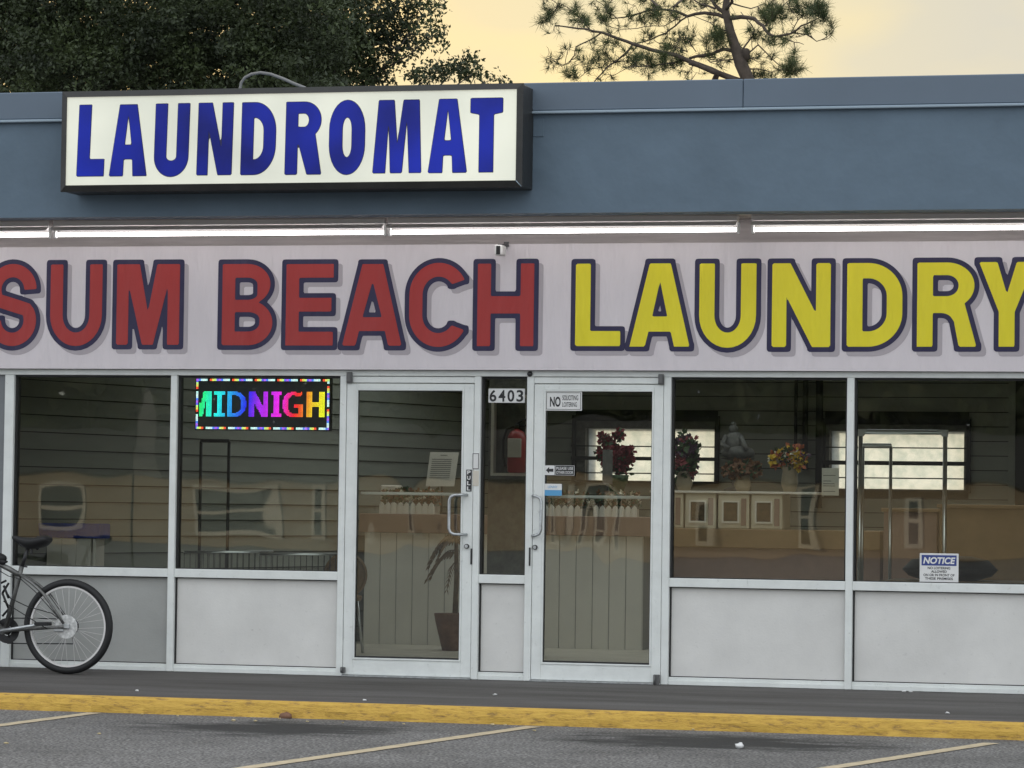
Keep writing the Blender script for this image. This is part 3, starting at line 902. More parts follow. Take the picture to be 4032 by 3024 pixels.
# rear windows
for fr, Wn, bars in ((fr1, W1, ((1756, 1761, 5), (1804, 1809, 15), (1861, 1868, 5))), (fr2, W2, ((1761, 1765, 5), (1821, 1826, 17), (1878, 1887, 5)))):
    mb = MB()
    a, b, c, d = fr; p, q, r, s = Wn
    t = 0.05
    mb.box(a, b, YB - .07, YB - .02, d - t, d); mb.box(a, b, YB - .07, YB - .02, c, c + .02)
    mb.box(a, a + t * .7, YB - .07, YB - .02, c + .02, d - t); mb.box(b - t * .7, b, YB - .07, YB - .02, c + .02, d - t)
    wf = mb.build('rear_window', 'int_dark', bld)
    mb = MB()
    mb.box(a + t * .7, b - t * .7, YB - .045, YB + .02, s, d - t); mb.box(a + t * .7, p, YB - .045, YB + .02, c + .02, s); mb.box(q, b - t * .7, YB - .045, YB + .02, c + .02, s)
    mb.box(p, q, YB - .045, YB + .02, c + .02, r)
    mb.build('sash', 'stone', wf)
    for y0, y1, th in bars:
        zc = (at(2600 if Wn is W1 else 3500, (y0 + y1) / 2, YB - .09).z)
        mb = MB(); mb.box(a, b, YB - .10, YB - .085, zc - th / 900, zc + th / 900); mb.build('bar', 'int_dark', wf)
    mb = MB(); mb.box(p, q, YB + .10, YB + .106, r, s); mb.build('pane', 'pane', wf)
# dark vertical pipes on the back wall
for x0, x1, y1 in ((3127, 3140, 1775), (3160, 3182, 1850), (3212, 3240, 2000)):
    a = at(x0, 1600, YB - .1).x; b = at(x1, 1600, YB - .1).x; zz = at(x0, y1, YB - .1).z
    mb = MB(); mb.tube([((a + b) / 2, YB - .09, zz), ((a + b) / 2, YB - .09, 2.7)], (b - a) / 2, 10); mb.build('pipe', 'int_dark', bld)
# pillar behind the middle pane
PB = pbox(1925, 1500, 2095, 1800, 3.6)
mb = MB(); mb.box(PB[0], PB[1] + .05, 3.6, 3.9, 0, 2.75); mb.build('pillar', 'stone', bld)

# ------------------------------------------------------------------ shopfront framing
HZ = 2.072; SZ = .7175; SB = .658; BZ = .052
def X0(px, py=1480): return at(px, py, 0).x
xj0, xj1 = X0(20), X0(56)
m1 = (X0(673), X0(698)); dj = (X0(1340), X0(1365)); m3 = (X0(1869), X0(1894)); m4 = (X0(2076), X0(2103)); dj2 = (X0(2615), X0(2643)); m5 = (X0(3336), X0(3364))
m6 = (m5[0] + 1.245, m5[1] + 1.245)
al = MB()
al.box(LX, xj0, .02, .14, 0, 2.115); al.build('end_post', 'wall_out', bld)
for a, b in ((xj0, xj1), m1, dj, m3, m4, dj2, m5, m6):
    mb = MB(); mb.box(a, b, 0.0, .11, 0, HZ, .003)
    mb.build('mullion', 'alu', bld)
mb = MB(); mb.box(LX, RX, -.004, .11, HZ, 2.114, .003); mb.build('head_rail', 'alu', bld)
bays = [(xj1, m1[0], 'panel_shaded', 1), (m1[1], dj[0], 'panel', 0), (m3[1], m4[0], 'panel', 0), (dj2[1], m5[0], 'panel', 0), (m5[1], m6[0], 'panel', 0), (m6[1], RX, 'panel', 0)]
for a, b, pm, _ in bays:
    mb = MB()
    mb.box(a, b, .004, .10, SB, SZ, .003)
    rl = mb.build('window', 'alu', bld)
    mb = MB(); mb.box(a, b, .012, .10, 0.0, BZ - .022, .002); mb.box(a, b, .022, .10, BZ - .022, BZ, .002); mb.build('base_rail', 'alu', rl)
    mb = MB()
    mb.box(a, a + .012, .03, .10, SZ, HZ); mb.box(b - .012, b, .03, .10, SZ, HZ); mb.box(a + .012, b - .012, .03, .10, HZ - .014, HZ); mb.box(a + .012, b - .012, .03, .10, SZ, SZ + .006)
    mb.box(a, a + .012, .035, .10, BZ, SB); mb.box(b - .005, b, .035, .10, BZ, SB); mb.box(a + .012, b - .005, .035, .10, SB - .006, SB); mb.box(a + .012, b - .005, .035, .10, BZ, BZ + .006)
    mb.build('gasket', 'gasket', rl)
    mb = MB(); mb.box(a + .012, b - .012, .060, .064, SZ + .006, HZ - .014)
    mb.build('pane', 'glass', rl)
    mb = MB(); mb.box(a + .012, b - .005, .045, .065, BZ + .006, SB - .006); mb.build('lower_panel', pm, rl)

# doors
def door(x0, x1, gl, gr, hand):
    """x0,x1 leaf limits; gl,gr glass limits; hand +1: handle on the right stile"""
    tz, gt, gb, bz = 2.020, at((x0 > 0) * 0 + 1600, 1531, 0).z, 0.118, .012
    mb = MB()
    mb.box(x0, gl, .004, .05, bz, tz, .003); mb.box(gr, x1, .004, .05, bz, tz, .003)
    mb.box(gl, gr, .006, .05, gt, tz, .002); mb.box(gl, gr, .006, .05, bz, gb, .002)
    dr = mb.build('door', 'alu', bld)
    mb = MB()
    for a, b, c, d in ((gl, gl + .012, gb, gt), (gr - .012, gr, gb, gt), (gl + .012, gr - .012, gt - .012, gt), (gl + .012, gr - .012, gb, gb + .012)):
        mb.box(a, b, .0, .045, c, d, .002)
    mb.build('glass_stop', 'alu', dr)
    mb = MB(); mb.box(gl + .012, gr - .012, .026, .030, gb + .012, gt - .012); mb.build('pane', 'glass_door', dr)
    mb = MB()
    for a, b, c, d in ((gl + .012, gl + .017, gb + .012, gt - .012), (gr - .017, gr - .012, gb + .012, gt - .012), (gl + .017, gr - .017, gt - .017, gt - .012), (gl + .017, gr - .017, gb + .012, gb + .024)):
        mb.box(a, b, .012, .025, c, d)
    mb.build('gasket', 'gasket', dr)
    return dr
lx0, lx1 = dj[1] + .003, m3[0] - .003
rx0, rx1 = m4[1] + .003, dj2[0] - .003
for (a, b) in ((lx0 - .003, lx1 + .003), (rx0 - .003, rx1 + .003)):
    mb = MB(); mb.box(a, b, .006, .10, 2.026, HZ - .004, .002); mb.build('door_header', 'alu', bld)
    mb = MB(); mb.box(a, b, -.02, .10, 0, .010); mb.build('threshold', 'steel', bld)
dL = door(lx0, lx1, X0(1404), X0(1828), 1)
dR = door(rx0, rx1, X0(2143), X0(2576), -1)
def cpull(pts, r, dr, nm='pull_handle'):
    mb = MB(); mb.tube(pts, r, 10); return mb.build(nm, 'steel', dr)
# left door handle (bows to the left), right door handle (bows to the right)
for dr, xm, xb in ((dL, X0(1838, 1950), X0(1777, 2000)), (dR, X0(2098, 1950), X0(2138, 2000))):
    z1, z0 = at(1838, 1949, 0).z, at(1838, 2105, 0).z
    s = -1 if xb < xm else 1
    yo = -.055
    P = [(xm, .004, z1), (xm + s * .01, -.03, z1), (xm + s * .03, yo, z1), (xb - s * .035, yo, z1 - .002), (xb - s * .01, yo, z1 - .014), (xb, yo, z1 - .04),
         (xb, yo, z0 + .04), (xb - s * .01, yo, z0 + .014), (xb - s * .035, yo, z0 + .002), (xm + s * .03, yo, z0), (xm + s * .01, -.03, z0), (xm, .004, z0)]
    cpull(P, .0105, dr)
for dr, a, b, y in ((dL, 1409, 1822, 1944), (dR, 2148, 2570, 1957)):
    zc = at((a + b) / 2, y, .07).z
    mb = MB(); mb.tube([(X0(a, y), .075, zc), (X0(b, y), .075, zc)], .011, 8); mb.build('push_bar', 'alu', dr)
for dr, px, py in ((dL, 1838, 2151), (dR, 2107, 2155)):
    c = at(px, py, 0)
    mb = MB(); mb.tube([(c.x, .006, c.z), (c.x, -.012, c.z)], .0165, 20); lk = mb.build('lock', 'dark_metal', dr)
    mb = MB(); mb.tube([(c.x, -.012, c.z), (c.x, -.016, c.z)], .0115, 16); mb.build('cylinder', 'steel', lk)
for dr, px, y0, y1 in ((dL, 1856, 2160, 2222), (dR, 2086, 2156, 2228)):
    b = pbox(px - 3, y0, px + 3, y1, 0)
    mb = MB(); mb.box(b[0], b[1], -.006, .004, b[2], b[3]); mb.build('latch_slot', 'dark_metal', dr)
for b in (pbox(1368, 1466, 1389, 1508, 0), pbox(2594, 1474, 2615, 1514, 0)):
    mb = MB(); mb.box(b[0], b[1], -.022, .0, b[2], b[3], .003); mb.box(b[0] + .006, b[1] - .006, -.030, -.022, b[2] + .01, b[3] - .01)
    mb.build('hinge', 'hinge', dL if b[0] < 0 else dR)
for b in (pbox(2575, 2656, 2598, 2700, 0), pbox(1344, 2626, 1360, 2652, 0)):
    mb = MB(); mb.box(b[0], b[1], -.028, .003, b[2] + .005, b[3], .003); mb.tube([(b[0] + .01, -.035, b[2] + .01), (b[0] + .01, -.035, b[3] - .005)], .008, 8)
    mb.build('hinge', 'hinge', dL if b[0] < 0 else dR)
c = at(2088, 1473, 0)
mb = MB(); mb.blob((c.x, -.012, c.z), .019, 14, 8); mb.build('round_cap', 'dark_metal', bld)

# ================================================================== BANNER
BY = -.05
bz0, bz1 = at(2016, 1457, BY).z, at(2016, 961, BY).z
ban = thing('banner', (0, BY, bz0), 'long white vinyl banner with big red and yellow letters above the windows', 'banner')
mb = MB(); mb.box(-6.0, 6.0, BY, BY + .004, bz0, bz1); mb.build('fabric', 'banner', ban)
mb = MB(); mb.box(-6.0, 6.0, BY + .006, .012, bz0 + .02, bz0 + .06); mb.box(-6.0, 6.0, BY + .006, .018, bz1 - .06, bz1 - .02); mb.build('batten', 'int_dark', ban)
BL = [('S', -60, 161, 1021, 1381), ('U', 182, 420, 1023, 1381), ('M', 443, 725, 1022, 1376), ('B', 858, 1092, 1021, 1378), ('E', 1109, 1331, 1021, 1379),
      ('A', 1332, 1602, 1021, 1380), ('C', 1594, 1848, 1016, 1385), ('H', 1862, 2121, 1019, 1382), ('L', 2248, 2463, 1019, 1382), ('A', 2462, 2736, 1018, 1384),
      ('U', 2735, 2997, 1018, 1389), ('N', 3021, 3290, 1017, 1386), ('D', 3316, 3573, 1016, 1385), ('R', 3592, 3866, 1014, 1385), ('Y', 3835, 4095, 1012, 1385)]
ow = 0.033
for i, (ch, x0, x1, y0, y1) in enumerate(BL):
    b = pbox(x0, y0, x1, y1, BY)
    W, H = b[1] - b[0] - 2 * ow, b[3] - b[2] - 2 * ow
    bx, bz = b[0] + ow, b[2] + ow
    red = i < 8
    tx = .094 if red else .104
    if ch in 'MN': tx -= .006
    g = glyph(ch, W, H, tx, .095 if red else .102)
    pf = level_mesh(g, 0.0, .011, lambda x, y: (bx + x, BY - .0045, bz + y))
    lt = pf.build('letter', 'red' if red else 'yellow', ban)
    level_mesh(g, ow, .011, lambda x, y: (bx + x, BY - .003, bz + y)).build('outline', 'navy', lt)
    level_mesh(g, ow, .014, lambda x, y: (bx + x + .031, BY - .0015, bz + y - .031)).build('drop_shadow', 'shadow', lt)

# ================================================================== LIGHT BOX SIGN
SY = FY - .30
sg = thing('lightbox_sign', (at(1150, 700, SY).x, SY, at(1150, 740, SY).z), 'lit box sign with tall blue letters on white in a dark frame', 'sign')
o = pbox(238, 352, 2060, 738, SY)
f_ = pbox(262, 372, 2033, 706, SY)
fz0, fz1 = (at(262, 727, SY).z + at(2033, 714, SY).z) / 2, (at(262, 382, SY).z + at(2035, 352, SY).z) / 2
fx0, fx1 = at(262, 555, SY).x, at(2034, 533, SY).x
ox0, ox1, oz0, oz1 = fx0 - .040, fx1 + .040, fz0 - .042, fz1 + .040
mb = MB(); mb.box(ox0 + .004, ox1 - .004, SY + .03, FY - .002, oz0 + .004, oz1 - .004, .006); mb.build('cabinet', 'sign_cab', sg)
mb = MB()                                    # mitred retainer with a sloped face
out = [(ox0, oz0), (ox1, oz0), (ox1, oz1), (ox0, oz1)]; inn = [(fx0, fz0), (fx1, fz0), (fx1, fz1), (fx0, fz1)]
for k in range(4):
    a, b = out[k], out[(k + 1) % 4]; c, d = inn[(k + 1) % 4], inn[k]
    mb.quad((a[0], SY + .03, a[1]), (b[0], SY + .03, b[1]), (b[0], SY + .006, b[1]), (a[0], SY + .006, a[1]))
    mb.quad((a[0], SY + .006, a[1]), (b[0], SY + .006, b[1]), (c[0], SY - .010, c[1]), (d[0], SY - .010, d[1]))
    mb.quad((d[0], SY - .010, d[1]), (c[0], SY - .010, c[1]), (c[0], SY + .02, c[1]), (d[0], SY + .02, d[1]))
mb.build('retainer_frame', 'sign_cab', sg)
mb = MB(); mb.box(fx0, fx1, SY, SY + .006, fz0, fz1); mb.build('face', 'sign_face', sg)
mb = MB(); mb.tube([(fx1 + .002, SY - .012, fz0 - .002), (ox1 - .004, SY + .002, oz0 + .002)], .003, 6); mb.build('corner_seam', 'drip', sg)
LB = [('L', 307, 415, 412, 695, -.030), ('a', 431, 580, 411, 694, 0), ('U', 609, 745, 407, 697, -.022), ('N', 778, 917, 404, 690, -.02), ('D', 950, 1087, 402, 689, -.014),
      ('r', 1124, 1269, 400, 688, -.012), ('O', 1296, 1438, 393, 689, -.005), ('m', 1468, 1661, 393, 682, 0), ('a', 1686, 1841, 389, 681, 0), ('T', 1851, 1980, 385, 679, -.002)]
for ch, x0, x1, y0, y1, sh in LB:
    b = pbox(x0, y0, x1, y1, SY)
    W, H = b[1] - b[0], b[3] - b[2]
    tx = {'m': .105, 'N': .080, 'T': .100, 'r': .088, 'D': .088, 'O': .094, 'U': .088}.get(ch, .092)
    ty = {'L': .118, 'U': .11, 'D': .105, 'r': .098, 'O': .118, 'T': .088}.get(ch, .09)
    g = glyph(ch, W, H, tx, ty)
    pl = lambda dy: (lambda x, y: (b[0] + x - sh * (y - H / 2), SY - dy, b[2] + y))
    lt = level_mesh(g, -.003, .009, pl(.003)).build('letter', 'sign_blue', sg)
    level_mesh(g, .001, .009, pl(.0015)).build('outline', 'sign_dark', lt)
# conduit loop behind the sign
P = [at(x, y, FY + .1) for x, y in ((945, 350), (950, 325), (965, 305), (990, 292), (1025, 286), (1065, 292), (1110, 308), (1160, 330), (1200, 345))]
cd_ = MB(); cd_.tube([P[0] - Vector((0, 0, .15))] + P + [P[-1] - Vector((-.05, 0, .12))], .0105, 8)
tag(cd_.build('conduit', 'conduit', None, org=tuple(P[0])), 'thin grey flexible conduit looping up over the top edge of the box sign', 'conduit')
# patch plate beside the sign
b = pbox(2100, 468, 2142, 538, FY)
mb = MB(); mb.box(b[0], b[1], FY - .006, FY, b[2], b[3], .002); mb.build('patch_plate', 'fascia', bld)

# ================================================================== FLUORESCENT LIGHTS
TY = -.33
tz = at(2016, 911, TY).z
for i, (a, b, lab) in enumerate(((-1240, 197, 'fluorescent light ending at the first narrow gap from the left edge'), (217, 1516, 'fluorescent light under the eave above the red letters, between the two narrow gaps'),
                    (1533, 2905, 'fluorescent light above the security camera, its right end at the wide gap'), (2963, 4330, 'fluorescent light above the yellow letters right of the wide gap'))):
    xa, xb = at(a, 912, TY).x, at(b, 912, TY).x
    t = thing('fluorescent_light', (xa, TY, tz), 'long bare ' + lab, 'light', 'fluorescent tube lights in a row under the eave')
    mb = MB(); mb.box(xa - .004, xb + .004, TY - .03, TY + .03, tz + .056, ZS + .012, .004)
    for s_ in (-1, 1):
        mb.add([(xa, TY + s_ * .028, tz + .052), (xb, TY + s_ * .028, tz + .052), (xb, TY + s_ * .085, tz + .022), (xa, TY + s_ * .085, tz + .022),
                (xa, TY + s_ * .028, tz + .055), (xb, TY + s_ * .028, tz + .055), (xb, TY + s_ * .085, tz + .025), (xa, TY + s_ * .085, tz + .025)],
               [(0, 1, 2, 3), (4, 7, 6, 5), (2, 6, 7, 3), (0, 4, 5, 1), (0, 3, 7, 4), (1, 5, 6, 2)])
    mb.build('housing', 'white_metal', t)
    mb = MB(); mb.tube([(xa + .012, TY, tz), (xb - .012, TY, tz)], .014, 14); mb.build('tube', 'tube', t)
    for xx in (xa, xb):
        s_ = MB(); s_.box(xx - .005, xx + .012, TY - .018, TY + .018, tz - .026, tz + .052, .003); s_.build('socket', 'white', t)

# ================================================================== SECURITY CAMERA
c = at(1975, 988, -.16)
t = thing('security_camera', (c.x, -.12, c.z), 'small white square security camera hanging at the top edge of the banner', 'camera')
mb = MB(); mb.box(c.x - .028, c.x + .028, -.25, -.14, c.z - .036, c.z + .036, .009)
body = mb.build('body', 'white', t)
mb = MB(); mb.box(c.x - .014, c.x + .014, -.255, -.249, c.z - .030, c.z + .028, .002); mb.build('lens_plate', 'black', body)
mb = MB(); mb.box(c.x - .020, c.x + .024, -.19, -.056, c.z + .037, c.z + .044); mb.box(c.x - .012, c.x + .024, -.060, -.052, c.z + .044, c.z + .07); mb.build('mount', 'dark_metal', t)

# ================================================================== LED SIGN
LY = .11
b = pbox(772, 1492, 1297, 1691, LY)
led = thing('led_sign', (b[0], LY, b[2]), 'black LED message board with rainbow letters and dashed light border behind the glass', 'sign')
mb = MB(); mb.box(b[0] - .008, b[1] + .008, LY, LY + .05, b[2] - .008, b[3] + .008, .004); mb.build('panel', 'led_board', led)
mb = MB()
for xx in (b[0] + .1, b[1] - .1): mb.tube([(xx, LY + .03, b[3]), (xx, LY + .03, 2.75)], .003, 5)
mb.build('hanger', 'dark_metal', led)
NX, NY_ = 118, 44
px_ = (b[1] - b[0]) / NX; pz_ = (b[3] - b[2]) / NY_
import colorsys
def dots(cells, name, parent):
    vs = []; cols = []
    for (i, j, c_) in cells:
        cx, cz = b[0] + (i + .5) * px_, b[3] - (j + .5) * pz_
        r = px_ * .36; q = pz_ * .36
        vs += [(cx - r, LY - .003, cz - q), (cx + r, LY - .003, cz - q), (cx + r, LY - .003, cz + q), (cx - r, LY - .003, cz + q)]
        cols += [(*c_, 1)] * 4
    ob = npmesh(name, np.array(vs), 4, 'led', parent)
    a = ob.data.color_attributes.new('Col', 'FLOAT_COLOR', 'CORNER')
    a.data.foreach_set('color', np.array(cols, dtype=np.float32).ravel())
    return ob
def zx(v): return (v * .3165 + 700 - 772) / 525 * NX
def zy(v): return (v * .3165 + 1440 - 1492) / 199 * NY_
row0, row1 = zy(325), zy(635)
hues = [(240, .36), (420, .47), (520, .50), (640, .56), (830, .64), (900, .68), (1020, .76), (1230, .82), (1330, .86), (1400, .93), (1480, .99), (1600, 1.07), (1700, 1.13), (1830, 1.17)]
def hue(v):
    return np.interp(v, [h[0] for h in hues], [h[1] for h in hues]) % 1
for ch, a, c2 in (('M', 150, 418), ('I', 458, 592), ('D', 622, 852), ('N', 890, 1130), ('I', 1165, 1295), ('G', 1315, 1562), ('H', 1608, 1828)):
    W = zx(c2) - zx(a); H = row1 - row0
    g = glyph(ch, W, H, 4.3 if ch != 'M' else 4.6, 3.0)
    cells = []
    for i in range(max(3, int(zx(a))), int(zx(c2)) + 1):
        for j in range(int(row0), int(row1) + 1):
            if sdf(g, np.array([[i + .5 - zx(a)]]), np.array([[row1 - j - .5]]))[0, 0] < 0.1:
                v = (i / NX * 525 + 72) / .3165 + (j - row0) * 2
                c_ = colorsys.hsv_to_rgb(float(hue(v)), .82, .97)
                cells.append((i, j, tuple(q ** 2.0 for q in c_)))
    dots(cells, 'glowing_letter', led)
cells = []
cyc = [(1, .1, .05), (1, .8, .15), (.6, 1, .3), (.15, .15, 1), (.5, .15, 1), (.1, .25, 1), (.6, .9, 1), (.8, 1, 1), (.6, 1, 1)]
per = [(i, j) for i in range(NX) for j in (0, 1)]
def bc(k):
    k = k % 20
    return None if k >= 18 else cyc[int(k // 2)]
for i in range(NX):
    for j in (0, 1):
        c_ = bc(i + 8)
        if c_: cells.append((i, j, c_))
        c_ = bc(-i + 6)
        if c_: cells.append((i, NY_ - 1 - j, c_))
for j in range(2, NY_ - 2):
    for i in (0, 1):
        c_ = bc(-j + 8)
        if c_: cells.append((i, j, c_))
        c_ = bc(j + 14)
        if c_: cells.append((NX - 1 - i, j, c_))
dots(cells, 'border_lights', led)

# ================================================================== SIGNS AND STICKERS
def plate(name, b, Y, m, label, cat, th=.004, group=None):
    t = thing(name, (b[0], Y, b[2]), label, cat, group)
    mb = MB(); mb.box(b[0], b[1], Y, Y + th, b[2], b[3], .0015); mb.build('plate', m, t)
    return t
def sub(b, u0, v0, u1, v1):       # fractional sub box, v measured downward
    return (b[0] + (b[1] - b[0]) * u0, b[0] + (b[1] - b[0]) * u1, b[3] - (b[3] - b[2]) * v1, b[3] - (b[3] - b[2]) * v0)
def frame(mb, q, t, Y, th=.001):
    a, b_, c, d = q
    mb.box(a, b_, Y - th, Y, d - t, d); mb.box(a, b_, Y - th, Y, c, c + t)
    mb.box(a, a + t, Y - th, Y, c + t, d - t); mb.box(b_ - t, b_, Y - th, Y, c + t, d - t)
GY = .054
b = pbox(1923, 1530, 2067, 1586, GY)
t = plate('address_sign', b, GY, 'white', 'white address plate with the black number 6403 in the narrow pane between the doors', 'sign')
for k, ch in enumerate('6403'):
    q = sub(b, .035 + k * .245, .10, .035 + k * .245 + .185, .92)
    text(ch, q, GY - .0015, 'ink', t, 'numeral', bold=.022)
DY = .008
b = pbox(2147, 1541, 2291, 1617, DY)
t = plate('no_soliciting_sign', b, DY, 'white', 'white and black sign reading no soliciting loitering at the top of the right door', 'sign')
mb = MB(); frame(mb, sub(b, .03, .06, .97, .94), .003, DY); mb.build('border', 'ink', t)
text('NO', sub(b, .13, .28, .42, .80), DY - .001, 'ink', t, bold=.03)
text('SOLICITING', sub(b, .47, .20, .90, .46), DY - .001, 'ink', t, bold=.01)
text('LOITERING', sub(b, .47, .56, .87, .80), DY - .001, 'ink', t, bold=.01)
b = pbox(2143, 1831, 2263, 1873, DY)
t = plate('arrow_sign', b, DY, 'ink', 'small black sign with a white left arrow box saying please use other door', 'sign')
q = sub(b, .02, .05, .34, .95)
mb = MB(); mb.box(q[0], q[1], DY - .001, DY, q[2], q[3]); mb.build('arrow_box', 'white', t)
zc = (q[2] + q[3]) / 2; wd = q[1] - q[0]
mb = MB(); mb.prism([(q[0] + .12 * wd, zc), (q[0] + .45 * wd, zc - .022), (q[0] + .45 * wd, zc - .009), (q[0] + .88 * wd, zc - .011), (q[0] + .88 * wd, zc + .011), (q[0] + .45 * wd, zc + .009), (q[0] + .45 * wd, zc + .022)], DY - .002, DY - .0012); mb.build('arrow', 'ink', t)
mb = MB(); frame(mb, sub(b, .36, .04, .99, .96), .002, DY); mb.build('border', 'white', t)
text('PLEASE USE', sub(b, .40, .18, .95, .44), DY - .001, 'white', t, bold=.01)
text('OTHER DOOR', sub(b, .40, .56, .95, .82), DY - .001, 'white', t, bold=.01)
b = pbox(2144, 1905, 2212, 1952, DY)
t = plate('blue_sticker', b, DY, 'white', 'pale sticker with a blue lower half below the arrow sign on the right door', 'sticker')
q = sub(b, 0, .52, 1, 1)
mb = MB(); mb.box(q[0], q[1], DY - .001, DY, q[2], q[3]); mb.build('blue_band', 'sky_ink', t)
text('LENNY', sub(b, .2, .16, .75, .36), DY - .001, 'sky_ink', t)
b = pbox(1835, 1849, 1857, 1935, -.001)
t = plate('pull_sign', b, -.001, 'ink', 'narrow black sign with white vertical letters PULL beside the left door handle', 'sign', th=.004)
for k, ch in enumerate('PULL'):
    text(ch, sub(b, .2, .04 + k * .245, .8, .22 + k * .245), -.002, 'white', t, bold=.03)
b = pbox(1860, 1783, 1887, 1848, -.002)
t = plate('alarm_plate', b, -.004, 'white', 'small white plate with a black outline fixed to the post right of the left door', 'plate', th=.006)
mb = MB(); frame(mb, sub(b, .05, .03, .95, .97), .004, -.004); mb.build('border', 'ink', t)
b = pbox(1861, 1853, 1885, 1914, -.002)
t = plate('blank_plate', b, -.003, 'paper', 'plain yellowed plate on the post below the black outlined plate', 'plate', th=.005)
NYY = .052
b = pbox(3621, 2179, 3774, 2294, NYY)
t = plate('notice_sign', b, NYY, 'white', 'white and blue NOTICE no loitering sign standing in the bottom of the right window', 'sign')
q = sub(b, .05, .06, .95, .42)
mb = MB(); mb.box(q[0], q[1], NYY - .001, NYY, q[2], q[3]); mb.build('blue_band', 'blue_ink', t)
text('NOTICE', sub(b, .09, .13, .92, .36), NYY - .0018, 'white', t, bold=.035, slant=.2)
for s_, u, v in (('NO LOITERING', .21, .46), ('ALLOWED', .30, .58), ('ON OR IN FRONT OF', .10, .70), ('THESE PREMISES', .14, .82)):
    text(s_, sub(b, u, v, 1 - u, v + .085), NYY - .001, 'ink', t, bold=.02)
b = pbox(3236, 1843, 3303, 1951, .07)
t = plate('paper_notice', b, .07, 'paper', 'sheet of paper with printed lines taped inside the glass left of the tall chrome rack', 'notice', th=.001)
mb = MB()
for v, u in ((.26, .8), (.46, .55), (.56, .75), (.64, .8), (.84, .8)):
    q = sub(b, .08, v, u, v + .025); mb.box(q[0], q[1], .0692, .07, q[2], q[3])
mb.build('printed_lines', 'grey_ink', t)

# ================================================================== BICYCLE
KY = -.50
hub = at(269, 2461, KY)
RW = .327
gz = -.011
hubz = gz + RW
dz = hubz - hub.z
def K(px, py, dy=0.0):
    p = at(px, py, KY); return Vector((p.x, KY + dy, p.z + dz))
bk = thing('bicycle', (hub.x, KY, gz), 'dull silver mountain bicycle with black saddle leaning at the left window', 'bicycle')
def wheel(c, disc):
    mb = MB(); mb.ring(c, RW - .0255, .026, 72, 10, 1.0); ty = mb.build('wheel', 'black', bk)
    # tread knobs
    mb = MB(); mb.band(c, RW - .060, RW - .046, -.013, .013, 72); mb.build('rim', 'white_metal', ty)
    mb = MB()
    for k in range(32):
        a = 2 * pi * k / 32; s = (k % 2) * 2 - 1
        a2 = a + s * (0.55 if k % 4 < 2 else -.55)
        mb.tube([(c[0] + .028 * cos(a2), c[1] + s * .028, c[2] + .028 * sin(a2)), (c[0] + (RW - .05) * cos(a), c[1], c[2] + (RW - .05) * sin(a))], .0014, 4)
    mb.build('spokes', 'white_metal', ty)
    mb = MB(); mb.tube([(c[0], c[1] - .05, c[2]), (c[0], c[1] + .05, c[2])], .016, 14); mb.build('hub', 'dark_metal', ty)
    if disc:
        mb = MB(); mb.band(c, .012, .082, -.040, -.036, 40); mb.build('spoke_guard', mat('scuffed_disc', (0.55, 0.55, 0.54), .4, var=.45, vscale=26), ty)
        mb = MB(); mb.box(c[0] - .02, c[0] + .03, KY - .058, KY - .042, c[2] - .012, c[2] + .018, .003)
        mb.box(c[0] - .085, c[0] - .015, KY - .058, KY - .042, c[2] - .035, c[2] - .012, .004); mb.build('axle_plate', 'steel', ty)
HB = Vector((hub.x, KY, hubz))
wheel(HB, True)
FH = HB + Vector((-1.07, 0, 0))
wheel(FH, False)
sc0 = K(86, 2224); bb = K(18, 2478)
ht = bb + Vector((-.60, 0, .56)); hb_ = ht + Vector((-.035, 0, -.13))
mb = MB()
mb.tube([sc0, K(70, 2290), bb], [.0165, .0155, .0165], 12)
mb.tube([K(83, 2262), K(40, 2236), K(0, 2216), ht + Vector((.02, 0, -.03))], .0185, 12)
mb.tube([bb, hb_], .021, 12)
mb.tube([ht, hb_], .021, 12)
for s in (-1, 1):
    mb.tube([K(86, 2258, s * .012), K(135, 2290, s * .035), K(181, 2330, s * .05), K(225, 2392, s * .055), K(262, 2448, s * .055)], [.012, .012, .011, .010, .010], 10)
    mb.tube([bb + Vector((0, s * .03, 0)), K(110, 2472, s * .045), HB + Vector((-.01, s * .055, 0))], .0105, 10)
mb.tube([bb + Vector((0, -.04, 0)), bb + Vector((0, .04, 0))], .024, 16)
mb.build('frame', 'frame_grey', bk)
mb = MB()
for s in (-1, 1):
    mb.tube([hb_ + Vector((-.015, s * .05, -.01)), FH + Vector((0, s * .05, 0))], [.017, .012], 10)
mb.box(hb_.x - .03, hb_.x + .02, KY - .065, KY + .065, hb_.z - .03, hb_.z + .005, .006)
mb.build('fork', 'dark_metal', bk)
mb = MB()
mb.tube([ht, ht + Vector((.01, 0, .05)), ht + Vector((-.06, 0, .07))], .016, 10)
mb.tube([ht + Vector((-.0, .30, .10)), ht + Vector((-.05, .1, .075)), ht + Vector((-.06, 0, .07)), ht + Vector((-.05, -.1, .075)), ht + Vector((0, -.30, .10))], .012, 10)
mb.build('handlebar', 'dark_metal', bk)
for s in (-1, 1):
    mb = MB(); mb.tube([ht + Vector((-.015, s * .2, .09)), ht + Vector((0, s * .31, .102))], .016, 10); mb.build('grip', 'black', bk)
sp = K(110, 2152)
mb = MB(); mb.tube([K(85, 2232), sp], .0135, 12); mb.tube([K(78, 2222), K(107, 2226)], .006, 6); mb.build('seat_post', 'dark_metal', bk)
